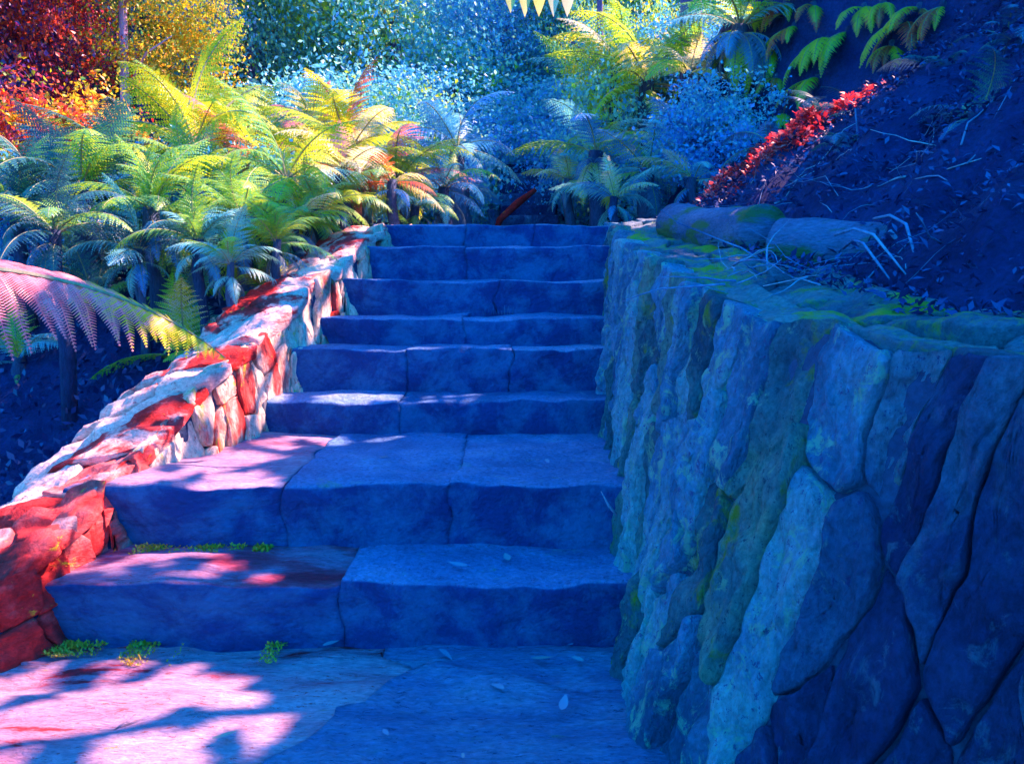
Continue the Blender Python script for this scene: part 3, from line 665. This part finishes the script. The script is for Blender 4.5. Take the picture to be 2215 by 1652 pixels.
# centre and right
for i, (px, py, d, L, mats) in enumerate([(990, 330, 8.0, .9, ['f_teal', 'f_blue', 'f_green']), (960, 420, 7.2, .65, ['f_teal', 'f_blue', 'f_green']), (900, 460, 6.6, .5, ['f_green', 'f_teal', 'f_white']), (1010, 420, 8.4, .5, ['f_teal', 'f_blue'])]):
    fern_px(px, py, d, L, 11, mats, lab_of(mats, L)+' arching over the left edge of the upper path', G_B, seed=40+i)
for i, (px, py, d, L, mats) in enumerate([(1290, 340, 8.0, .85, ['f_white', 'f_teal', 'f_green', 'f_blue']), (1230, 400, 8.4, .65, ['f_teal', 'f_blue', 'f_white']), (1400, 380, 7.4, .85, ['f_teal', 'f_blue', 'f_green']),
        (1330, 440, 7.0, .55, ['f_teal', 'f_blue', 'f_white']), (1480, 330, 7.6, .9, ['f_teal', 'f_green', 'f_blue']), (1500, 400, 6.8, .6, ['f_teal', 'f_blue', 'f_white'])]):
    fern_px(px, py, d, L, 11, mats, lab_of(mats, L)+' in the shade right of the upper path', G_R, seed=60+i)
fern_px(1400, 190, 8.6, 1.25, 14, ['f_yellow', 'f_green', 'f_yellow', 'f_white'], 'tall tree fern with a wide yellow green crown right of the path', seed=80, kinds=('flat', 'arch', 'flat'))
fern_px(1335, 150, 9.2, .9, 12, ['f_yellow', 'f_white', 'f_yellow'], 'tree fern with a small bright yellow crown between the taller ones', seed=83, kinds=('arch', 'flat'))
fern_px(1490, 170, 8.0, .85, 12, ['f_yellow', 'f_green', 'f_white'], 'tree fern with pale yellow fronds in front of the thick dark trunk', seed=84, kinds=('flat', 'arch'))
fern_px(1270, 230, 10, 1.2, 12, ['f_green', 'f_teal', 'f_yellow'], 'tree fern with a green crown behind the upper path', seed=81)
fern_px(1600, 70, 7.6, 1.0, 13, ['f_yellow', 'f_green', 'f_teal'], 'tree fern with a skirt of hanging dead fronds at the foot of the bank', seed=82, kinds=('arch', 'flat'), skirt=26)
# the big frond reaching over the parapet
p0 = AT(-230, 560, 2.75); hb = height(p0.x-.35, p0.y)
nf = tag(empty('near_fern', (p0.x-.35, p0.y, hb)), 'large fern with one pink and yellow frond reaching over the parapet', 'fern')
V, F = tube_data([(0, 0, -.2), (0, 0, (p0.z-hb)*.5), (0, 0, p0.z-hb-.05)], [.10, .09, .08], 10, .35, 4); mesh_obj('trunk', V, F, M['fibre'], nf)
tip = AT(418, 755, 3.35)
big = frond_mesh('frond', 1.55, R(10), R(-46), 77, 28, .19, 34, droop=.62, narrow=1.0, stalk=.05)
o = bpy.data.objects.new('frond', big); C.objects.link(o); o.parent = nf; o.location = (0, 0, p0.z-hb-.05)
o.material_slots[0].link = 'OBJECT'; o.material_slots[0].material = M['f_near']
dv = tip-(Vector(nf.location)+o.location); o.rotation_euler = (R(28), 0, math.atan2(dv.y, dv.x))
for az in (2.2, 3.0, 3.9, 4.6): put_frond(nf, 'arch', 1.0, az, 0, 'f_green', random.Random(5), (0, 0, p0.z-hb-.05))
for i in range(12):
    r_ = random.Random(7000+i); y = r_.uniform(2.6, 6.0); x = wall_top(y)[0]+.9+r_.random()*2.2
    fern_at(ground(x, y), r_.uniform(.22, .42), 7, ['f_dark', 'f_dead'], r_, 'small dark fern growing on the shaded bank above the logs', 'dark ferns on the bank', kinds=('flat', 'arch'))
# ferns hanging on the dark bank
G_H = 'ferns hanging from the dark bank'
def cliff_hit(px, py):
    a = AT(px, py, 1.0)-Vector((0, 0, EYE)); d = 3.0
    while d < 14:
        q = AT(px, py, d)
        if height(q.x, q.y) > q.z: return q
        d += .04
    return AT(px, py, 7)
for i, (px, py, L, mats) in enumerate([(1790, 90, .5, ['f_yellow']), (1835, 70, .45, ['f_yellow', 'f_green']), (1770, 170, .42, ['f_yellow', 'f_red']), (1720, 60, .4, ['f_red', 'f_yellow']), (1660, 120, .45, ['f_yellow', 'f_green']),
        (1960, 50, .5, ['f_yellow', 'f_red']), (1990, 20, .4, ['f_red', 'f_yellow']), (1620, 240, .35, ['f_green', 'f_yellow']), (1690, 250, .3, ['f_yellow', 'f_green']),
        (1650, 20, .35, ['f_red', 'f_yellow']), (1700, 10, .4, ['f_red', 'f_yellow']), (1760, 15, .35, ['f_yellow', 'f_red']), (1870, 20, .4, ['f_yellow']), (1910, 10, .35, ['f_red', 'f_yellow']), (1750, 120, .3, ['f_yellow', 'f_green']), (1680, 170, .3, ['f_red', 'f_yellow']), (1930, 100, .35, ['f_yellow', 'f_red']), (2040, 15, .35, ['f_red', 'f_yellow'])]):
    q = cliff_hit(px, py); r_ = random.Random(900+i)
    t = tag(empty('hanging_fern', q), 'small fern with drooping yellow and red fronds hanging on the dark bank', 'fern', G_H)
    V, F = tube_data([(.05, .1, -.08), (0, 0, 0), (-.02, -.03, .03)], [.04, .035, .02], 7, .3, i); mesh_obj('crown_base', V, F, M['fibre'], t)
    for k in range(4): put_frond(t, 'hang', L*r_.uniform(.8, 1.2), R(200+r_.uniform(-60, 70)), r_.uniform(-.1, .3), mats[k % len(mats)], r_)

# ------------------------------------------------------------------ trees behind
rt = random.Random(5)
def tree_px(px, d, h, cr, mat, label, group=None, **kw):
    p = AT(px, 300, d); return tree_at((p.x, p.y, height(p.x, p.y)), h, cr, mat, rt, label, group, **kw)
tree_px(255, 8.2, 5.2, 1.1, ['l_yellow', 'l_yellow', 'l_mix'], 'slim young tree with pale lilac trunk and yellow leaves', trunk_r=.045, bark='bark_pale', ncrown=5)
tree_px(70, 8.6, 5.0, 1.0, ['l_red', 'l_red', 'l_yellow'], 'dark trunked tree with red leaves left of the slim yellow tree', trunk_r=.07, ncrown=5)
tree_px(-120, 7.6, 4.6, 1.1, ['l_red'], 'red leaved tree at the garden edge half out of view', trunk_r=.08, ncrown=4)
tree_px(330, 10.5, 5.6, 1.4, ['l_yellow', 'l_mix', 'l_yellow'], 'broad yellow leaved tree behind the slim pale trunk', trunk_r=.08, ncrown=4)
tree_px(1288, 9.6, 5.6, .8, ['l_mix', 'l_yellow', 'l_mix'], 'thin dark tree with red and yellow leaves right of the path', trunk_r=.04, ncrown=3)
tree_px(1497, 8.4, 6.0, .6, ['l_mix', 'l_teal', 'l_yellow'], 'thick dark blue trunk rising behind the ferns near the bank', trunk_r=.11, ncrown=2, lean=.02)
LEAFW = {'l_teal': 'teal', 'l_blue': 'blue', 'l_mix': 'yellow and red flecked', 'l_yellow': 'yellow', 'l_red': 'red'}
G_T = 'teal leaved trees closing the view behind the stairs'
for i, (px, d, h, cr, mat) in enumerate([(560, 11, 3.0, 1.1, ['l_teal']), (700, 12.0, 3.2, 1.2, ['l_teal']), (860, 11.5, 2.8, 1.2, ['l_teal', 'l_teal', 'l_blue']), (960, 14, 3.4, 1.3, ['l_blue', 'l_teal']),
        (1080, 12.5, 3.0, 1.1, ['l_blue', 'l_blue', 'l_teal']), (1180, 14, 3.4, 1.4, ['l_blue', 'l_teal']), (1330, 12.5, 3.2, 1.3, ['l_teal', 'l_mix']), (1480, 12, 3, 1.2, ['l_teal', 'l_mix', 'l_teal']), (1620, 12.5, 3.4, 1.4, ['l_teal', 'l_mix']),
        (450, 13, 3.4, 1.3, ['l_blue', 'l_teal']), (200, 13, 4, 1.5, ['l_mix', 'l_yellow']), (-60, 12, 4.5, 1.5, ['l_red', 'l_red']), (640, 15, 4, 1.6, ['l_teal', 'l_mix']), (780, 15.5, 4, 1.6, ['l_teal', 'l_blue']), (1060, 16, 4, 1.6, ['l_teal', 'l_blue']),
        (1250, 16, 4, 1.6, ['l_teal', 'l_blue']), (1420, 16, 4, 1.6, ['l_teal', 'l_mix']), (320, 16, 4.2, 1.7, ['l_teal', 'l_mix']), (80, 16, 4.5, 1.8, ['l_mix', 'l_red']), (1620, 16, 4.5, 1.7, ['l_teal']), (900, 17.5, 4.5, 1.8, ['l_teal']),
        (560, 18.5, 5, 2.0, ['l_teal', 'l_blue']), (740, 19, 5, 2.0, ['l_teal']), (960, 19.5, 5, 2.0, ['l_teal', 'l_blue']), (1150, 19, 5, 2.0, ['l_blue', 'l_teal']), (1340, 19, 5, 2.0, ['l_teal']), (1530, 19, 5, 2.0, ['l_teal']), (400, 19, 5, 2.0, ['l_teal']), (200, 19, 5, 2.0, ['l_blue', 'l_teal']), (0, 19, 5, 2.0, ['l_red', 'l_teal'])]):
    tree_px(px, d, h, cr, mat, ('small ' if h < 3.5 else 'taller ')+' and '.join(dict.fromkeys(LEAFW[m] for m in mat))+' leaved tree in the wood behind the stairs', G_T, trunk_r=.09, ncrown=4)
G_S = 'leafy shrubs under the trees'
for q in BUSH: q.materials.append(M['l_teal'])
for i, (px, py, d, s_, mt) in enumerate([(560, 300, 8.6, 1.3, 'l_teal'), (700, 250, 9.2, 1.4, 'l_teal'), (880, 260, 9.4, 1.4, 'l_teal'), (1000, 250, 10.2, 1.4, 'l_blue'), (1110, 270, 11.5, 1.6, 'l_blue'), (1210, 290, 10.8, 1.2, 'l_blue'), (980, 370, 9.0, .8, 'l_blue'),
        (1240, 370, 9.4, .8, 'l_blue'), (1340, 300, 9.2, 1.3, 'l_teal'), (1450, 280, 9.2, 1.2, 'l_blue'), (420, 420, 6.8, 1.0, 'l_teal'), (200, 330, 7.8, 1.2, 'l_yellow'), (80, 330, 7.4, 1.1, 'l_red'), (330, 420, 6.4, .8, 'l_teal'), (720, 420, 7.6, .9, 'l_teal'),
        (1560, 330, 7.2, .9, 'l_blue'), (1420, 400, 8.2, .9, 'l_blue'), (60, 480, 5.6, .8, 'l_blue'), (500, 440, 6.0, .8, 'l_teal'), (1060, 320, 12, 1.5, 'l_blue')]):
    p = AT(px, py, d); h = height(p.x, p.y); r_ = random.Random(300+i); hhx = max(.3, p.z-h)
    t = tag(empty('shrub', (p.x, p.y, h)), LEAFW[mt]+' leaved '+('low' if hhx < .9 else 'tall')+' shrub filling the understorey between the ferns', 'shrub', G_S)
    hh = max(.3, p.z-h)
    V, F = [], []
    for k in range(5):
        a = r_.uniform(0, 6.28); e = Vector((math.cos(a)*.35*s_, math.sin(a)*.35*s_, hh*r_.uniform(.7, 1.1))); tube_data([(0, 0, -.1), e*.5+Vector((0, 0, .1)), e], [.025, .016, .006], 5, 0, 0, V, F)
    mesh_obj('stem', V, F, M['bark'], t)
    for k in range(3 if hh > .8 else 2):
        c = link_mesh('foliage', BUSH[r_.randrange(3)], M[mt], t); c.location = (r_.uniform(-.2, .2), r_.uniform(-.2, .2), hh*(.95-.36*k)); c.scale = (s_*r_.uniform(.9, 1.3), s_*r_.uniform(.9, 1.3), s_*r_.uniform(.8, 1.1)); c.rotation_euler = (0, 0, r_.uniform(0, 6.28))

# ------------------------------------------------------------------ fallen logs on the ledge
def log(p0, p1, r0, r1, seed, label):
    p0, p1 = Vector(p0), Vector(p1); n = 22; pts = []; rads = []
    for i in range(n+1):
        t = i/n; e = min(t, 1-t); f = min(1, math.sqrt(max(0, e)/.03)) if e < .03 else 1
        pts.append(p0.lerp(p1, t)+Vector((0, 0, .012*math.sin(t*5+seed)))); rads.append((r0*(1-t)+r1*t)*max(.25, f)*(1+.03*math.sin(t*9+seed)))
    V, F = tube_data(pts, rads, 28, .09, seed); return tag(mesh_obj('fallen_log', V, F, M['log']), label, 'log')
log(AT(1452, 486, 4.35), AT(1668, 506, 3.25), .105, .112, 2.0, 'smooth pale log lying on the wall ledge at the stair head')
log(AT(1664, 522, 3.22), AT(2330, 600, 2.45), .108, .10, 5.0, 'thicker mossy log lying on the ledge under the twigs')

# ------------------------------------------------------------------ twigs and litter on the bank
rb = random.Random(77); G_TW = 'bare twigs on the bank'
for i in range(60):
    px, py = rb.uniform(1560, 2080), rb.uniform(330, 640)
    q = cliff_hit(px, py) if py < 470 else AT(px, py, rb.uniform(2.3, 3.0))
    z0 = height(q.x, q.y) if q.x > wall_top(min(q.y, 6.3))[0]+.42 else wall_top(q.y)[1]+.03
    q.z = z0+.01
    a = rb.uniform(0, 6.28); L = rb.uniform(.12, .45); up = rb.uniform(-.1, .5)
    pts = [q]; d = Vector((math.cos(a), math.sin(a), up))
    for k in range(5):
        d = (d+Vector((rb.uniform(-.3, .3), rb.uniform(-.3, .3), rb.uniform(-.25, .2)))).normalized(); e = pts[-1]+d*L/5
        e.z = max(e.z, height(e.x, e.y)+.005); pts.append(e)
    r0 = rb.uniform(.0012, .0042); V, F = tube_data(pts, [r0*(1-.13*k) for k in range(6)], 5)
    tag(mesh_obj('twig', V, F, M['twig']), 'thin bare twig lying among the litter on the dark bank', 'twig', G_TW)
for (pl, lab) in (([(1925, 500), (1975, 560), (2030, 605)], 'bent pale stick sticking out behind the mossy log'), ([(1922, 375), (1921, 320), (1923, 272)], 'upright pale peg standing on the dark bank'),
                  ([(1820, 420), (1842, 370), (1900, 340), (1940, 300)], 'long thin curved stem arching up the dark bank'), ([(1850, 235), (1856, 310), (1878, 340), (1872, 400)], 'thin hanging root trailing down the dark bank')):
    d0 = 2.7 if 'bent' in lab else 3.6
    V, F = tube_data([AT(a, b, d0+.05*k) for k, (a, b) in enumerate(pl)], [.008 if 'thin' not in lab else .004]*len(pl), 6)
    tag(mesh_obj('stick', V, F, M['twig']), lab, 'stick')
V, F = [], []
for i in range(17000):
    y = rb.uniform(1.2, 6.0); xt, zt = wall_top(y); x = xt+.3+rb.random()**1.2*2.6
    p = Vector((x, y, max(height(x, y), zt if x < xt+.5 else -9)+.012)); p.z += rb.uniform(0, .03); l = rb.uniform(.015, .05)
    add_leaf(V, F, p, Euler((rb.uniform(-.9, .9), rb.uniform(-1.0, .4), rb.uniform(0, 6.28))).to_matrix(), l, l*.4)
tag(mesh_obj('leaf_litter', V, F, M['litter']), 'dark leaf litter covering the steep bank above the wall', 'leaf litter', kind='stuff')
CREST = [AT(1450, 432, 5.0), AT(1560, 390, 4.8), AT(1640, 345, 4.6), AT(1740, 290, 4.35), AT(1835, 238, 4.15)]
crest = []
for (a, b) in ((1500, 425), (1560, 395), (1620, 360), (1680, 325), (1740, 290), (1800, 255), (1835, 238)): crest.append(cliff_hit(a, b))
V, F = [], []
for i in range(4200):
    k = rb.randrange(len(crest)-1); t = rb.random(); p = crest[k].lerp(crest[k+1], t)+Vector((rb.gauss(0, .085), rb.gauss(0, .085), 0))
    if fr(p, 5, 2) < -.12+.2*rb.random()-.1: continue
    p.z = height(p.x, p.y)+rb.uniform(.005, .05)
    l = rb.uniform(.02, .055); add_leaf(V, F, p, Euler((rb.uniform(-.9, .9), rb.uniform(-.9, .5), rb.uniform(0, 6.28))).to_matrix(), l, l*.55)
tag(mesh_obj('sunlit_crest_litter', V, F, M['litter_sunlit']), 'sunlit strip of the bank painted as a band of red leaf litter', 'leaf litter', kind='stuff')

V, F = [], []
for i in range(14000):
    y = rb.uniform(3.9, 9.0); x = (par(min(y, 6.2))[0]-.6 if y < 6.3 else -1.0)-rb.random()**1.2*4.5
    p = ground(x, y)+Vector((0, 0, rb.uniform(.0, .14))); l = rb.uniform(.03, .07)
    add_leaf(V, F, p, rand_rot(rb), l, l*.5)
tag(mesh_obj('ground_cover', V, F, M['litter']), 'small dark leaved ground cover under the ferns left of the stairs', 'ground cover', kind='stuff')
# ------------------------------------------------------------------ moss along the foot of the risers, leaves on the treads
def moss_strip(x0, x1, y, zz, wd, label, n=700):
    V, F = [], []
    for i in range(n):
        x = rb.uniform(x0, x1); u = rb.random()**1.6; f = .4+.6*abs(fr((x*3, y, 0), 1)); p = Vector((x, y-.005-u*wd*f, zz+.004+.012*(1-u)*rb.random()))
        if fr((x*2.2, y, 4), 3, 3) < -.05+.25*rb.random(): continue
        l = rb.uniform(.006, .016); add_leaf(V, F, p, Euler((rb.uniform(-.7, .7), rb.uniform(-1.2, -.2), rb.uniform(0, 6.28))).to_matrix(), l, l*.5)
    tag(mesh_obj('moss', V, F, M['moss']), label, 'moss', kind='stuff')
moss_strip(steps[0][3]-.05, steps[0][3]+.75, steps[0][0], 0, .17, 'yellow moss along the foot of the lowest riser', 4200)
moss_strip(steps[1][3]-.05, steps[1][3]+.6, steps[1][0], steps[0][2], .10, 'yellow moss along the foot of the second riser', 2800)
G_F = 'small leaves fallen on the stairs'
for i, (px, py, zz) in enumerate([(770, 1392, 0), (1150, 1432, 0), (1215, 1545, 0), (830, 1588, 0), (1000, 1640, 0), (950, 1412, 0), (1262, 1438, 0), (1010, 1232, 1), (700, 1405, 0), (460, 1608, 0), (1090, 1500, 0), (1240, 1400, 0), (840, 995, 2), (1180, 1000, 2), (1100, 1220, 1)]):
    p = ATZ(px, py, [0, steps[0][2], steps[1][2]][zz]); L = rb.uniform(.03, .075)
    V, F = leaf_blade(L, L*rb.uniform(.22, .4), rb.uniform(-.2, .2)); m = Euler((rb.uniform(-.2, .2), 0, rb.uniform(0, 6.28))).to_matrix()
    o = mesh_obj('fallen_leaf', [m @ Vector(v)+Vector((0, 0, .016)) for v in V], F, M['deadleaf']); o.location = p
    tag(o, 'small dry leaf lying on the stone steps', 'leaf', G_F)
V, F = [], []
for k in range(12):
    x = -.06+.012*k*1.1; b = len(V); h = rb.uniform(.02, .06); q = AT(1045+k*5.8, 682, steps[5][0]-.03); q.z = steps[4][2]+.0
    tube_data([q, q+Vector((rb.uniform(-.01, .01), 0, h))], [.003, .0015], 4, 0, 0, V, F)
tag(mesh_obj('grass_tuft', V, F, M['twig']), 'tiny pale dry sprigs standing at the foot of a riser', 'grass')
V, F = tube_data([AT(1340, 1120, 2.9), AT(1318, 1095, 2.88), AT(1300, 1062, 2.87)], [.006, .006, .001], 5)
tag(mesh_obj('grass_tuft', V, F, M['twig']), 'single pale grass blade poking out of the wall foot', 'grass')

# ------------------------------------------------------------------ unseen tree above the frame, its crown added and shaped to shade the stairs
e1 = Vector((-S.y, S.x, 0)).normalized(); e2 = S.cross(e1)
pj = lambda p: (p.dot(e1), p.dot(e2))
def inside(q, poly):
    c = False; n = len(poly)
    for i in range(n):
        a, b = poly[i], poly[(i+1) % n]
        if (a[1] > q[1]) != (b[1] > q[1]) and q[0] < (b[0]-a[0])*(q[1]-a[1])/(b[1]-a[1])+a[0]: c = not c
    return c
def hull(P):
    P = sorted(P); lo, up = [], []
    for H, seq in ((lo, P), (up, P[::-1])):
        for p in seq:
            while len(H) > 1 and (H[-1][0]-H[-2][0])*(p[1]-H[-2][1])-(H[-1][1]-H[-2][1])*(p[0]-H[-2][0]) <= 0: H.pop()
            H.append(p)
    return lo[:-1]+up[:-1]
z1, z2 = steps[0][2], steps[1][2]
LIT = [[ATZ(*q, 0) for q in ((-260, 1500), (60, 1440), (200, 1412), (430, 1402), (560, 1425), (610, 1450), (560, 1475), (690, 1500), (650, 1570), (560, 1660), (300, 1800), (-400, 1800))],
       [ATZ(*q, z1) for q in ((150, 1270), (230, 1205), (480, 1188), (520, 1215), (690, 1240), (610, 1270), (400, 1290))],
       [ATZ(*q, z2) for q in ((300, 1070), (330, 1030), (400, 1000), (570, 950), (720, 938), (880, 945), (780, 960), (640, 975), (620, 1010), (625, 1060), (450, 1075))],
       [Vector((par(d)[0]+.02, d, par(d)[1]*k)) for d, k in ((2.2, .2), (2.75, .3), (3.2, .6), (4.15, .6))]+[Vector((par(d)[0]-.6, d, par(d)[1]-.1)) for d in (4.15, 3.4, 2.7, 2.2)],
       [Vector((par(d)[0]+.02, d, z_)) for d, z_ in ((4.32, .9), (5.1, 1.15))]+[Vector((par(d)[0]-.55, d, par(d)[1])) for d in (5.1, 4.32)],
       [Vector((-.86, 5.35, 1.5)), Vector((-.72, 5.75, 1.6)), Vector((-1.2, 5.9, 1.6)), Vector((-1.3, 5.4, 1.5))],
       [ATZ(*q, steps[2][2]) for q in ((640, 862), (700, 852), (1070, 850), (1070, 862), (880, 872), (640, 875))],
       [Vector((.6, 5.2, 1.56)), Vector((.72, 6.3, 1.66)), Vector((1.4, 6.4, 1.7)), Vector((1.0, 5.3, 1.6))],
       [Vector((lerp_table(WD, WXT, d)+u, d, lerp_table(WD, WZT, d))) for d, u in ((2.85, .02), (3.5, 0), (3.6, .3), (3.0, .3))],
       [Vector((.78, 2.15, 1.12)), Vector((.76, 2.38, 1.14)), Vector((.98, 2.38, 1.16)), Vector((1.0, 2.15, 1.14))],
       ]
G_RT = 'roots splaying over the end of the mossy log'
for i in range(3):
    q = AT(rb.uniform(1780, 1960), rb.uniform(470, 540), 2.72); e = AT(rb.uniform(1760, 2120), rb.uniform(560, 650), 2.4)
    e.z = max(e.z, wall_top(e.y)[1]+.02); mid = (q+e)/2+Vector((rb.uniform(-.03, .03), 0, rb.uniform(.02, .08)))
    V, F = tube_data([q, q.lerp(mid, .5)+Vector((0, 0, .02)), mid, mid.lerp(e, .5), e], [.005, .0055, .005, .004, .002], 6, .3, i)
    tag(mesh_obj('root', V, F, M['twig']), 'pale root splaying over the end of the mossy log', 'root', G_RT)
cr_ = [c+Vector((0, 0, .02)) for c in crest]
LIT.append([c+Vector((-.1, -.25, -.02)) for c in cr_]+[c+Vector((.06, .25, .1)) for c in reversed(cr_)])
fb = [AT(-150, 540, 2.8), AT(150, 600, 3.0), AT(430, 750, 3.3), AT(300, 790, 3.2), AT(100, 690, 2.95), AT(-150, 680, 2.8)]
LIT.append(fb)
for q in (AT(1780, 150, 5.6), AT(1830, 110, 5.4), AT(1640, 230, 6.0), AT(1970, 60, 5.0)):
    LIT.append([q+e1*a+e2*b for a, b in ((-.25, -.3), (.25, -.3), (.3, .35), (-.25, .35))])
LITP = [[pj(p) for p in poly] for poly in LIT]
SH = hull([pj(Vector(p)) for p in ((-2.7, 1.3, -.1), (.5, 1.0, 0), (-2.6, 4.6, .2), (-2.3, 3.0, 0), (-1.6, 5.2, 1.0), (-.8, 5.9, 1.6), (.7, 6.6, 1.7), (1.2, 5.6, 1.9), (2.0, 4.6, 2.6), (1.6, 6.4, 3.0), (2.6, 4.8, 4.0), (3.2, 3.2, 3.0), (3, 1.0, 2.4), (4.2, 4.0, 3.4), (4.0, 2.0, 3.0), (3.3, 5.6, 4.2), (1.0, .6, 1.0), (-1.0, 1.2, 0))])
ta, tb = min(p[0] for p in SH), max(p[0] for p in SH); ba, bb = min(p[1] for p in SH), max(p[1] for p in SH)
rc = random.Random(31); V, F = [], []
cnt = 0
ldir = Vector((S.x, S.y, -.3)).normalized()
while cnt < 70000:
    q = (rc.uniform(ta, tb), rc.uniform(ba, bb))
    if not inside(q, SH): continue
    cnt += 1
    wob = .045
    qq = (q[0]+wob*noise.noise(Vector((q[0]*7, q[1]*7, 0))), q[1]+wob*noise.noise(Vector((q[0]*7, q[1]*7, 5))))
    if any(inside(qq, lp) for lp in LITP):
        k = noise.noise(Vector((q[0]*5+q[1]*2, q[1]*16, 9)))
        if not (k > .36 and rc.random() < .85): continue
    t = rc.uniform(8.2, 10.4); p = e1*q[0]+e2*q[1]+S*t
    if any(inside((q[0]+a, q[1]+b), lp) for a, b in ((.28, 0), (-.28, 0), (0, .28), (0, -.28)) for lp in LITP): l = rc.uniform(.11, .21)
    else: l = rc.uniform(.24, .42)
    m = rand_rot(rc); add_leaf(V, F, p-m @ Vector((l*.5, 0, 0)), m, l, l*.42)
ct = tag(empty('unseen_shade_tree', (5.4, 4.2, height(5.4, 4.2))), 'unseen tree with a crown shaped to shade the stairs', 'tree')
b0 = Vector(ct.location); cc = e1*(ta+tb)/2+e2*(ba+bb)/2+S*9.3
TV, TF = tube_data([b0+Vector((0, 0, -.4)), b0.lerp(cc, .35)+Vector((.5, 0, .3)), b0.lerp(cc, .7)+Vector((.4, 0, .4)), cc], [.16, .13, .10, .05], 10, .15, 1)
for k in range(14):
    q = (rc.uniform(ta, tb), rc.uniform(ba, bb))
    if not inside(q, SH) or any(inside(q, lp) for lp in LITP): continue
    e = e1*q[0]+e2*q[1]+S*9.4; s0 = b0.lerp(cc, rc.uniform(.5, .9)); tube_data([s0, (s0+e)/2+Vector((0, 0, .25)), e], [.045, .03, .008], 6, 0, 0, TV, TF)
part_of(ct, mesh_obj('trunk', TV, TF, M['bark'])); part_of(ct, mesh_obj('crown', V, F, M['l_canopy'], smooth=False))
# tips of a broad frond dangling into the top of the picture
hf = tag(empty('dangling_frond', AT(1165, -60, 4.2)), 'pale yellow frond tips dangling above the middle of the path', 'frond')
for k in range(5):
    Vv, Ff = leaf_blade(.20+.03*(k % 2), .075, .1, 7); m = Euler((0, R(80+6*(k % 3)), R(-90)), 'XYZ').to_matrix()
    o = mesh_obj('leaflet', [m @ Vector(v) for v in Vv], Ff, M['f_white'], hf); o.location = (-.14+.072*k, .01*k, .02*(k % 2))
V, F = tube_data([(-.3, 0, .0), (0, 0, .03), (.25, .02, .0), (1.4, .3, .6), (2.4, .8, 1.1)], [.006, .007, .008, .012, .016], 6); mesh_obj('stalk', V, F, M['rachis'], hf)

print('TRIS', sum(len(m.polygons) for m in bpy.data.meshes)*2)
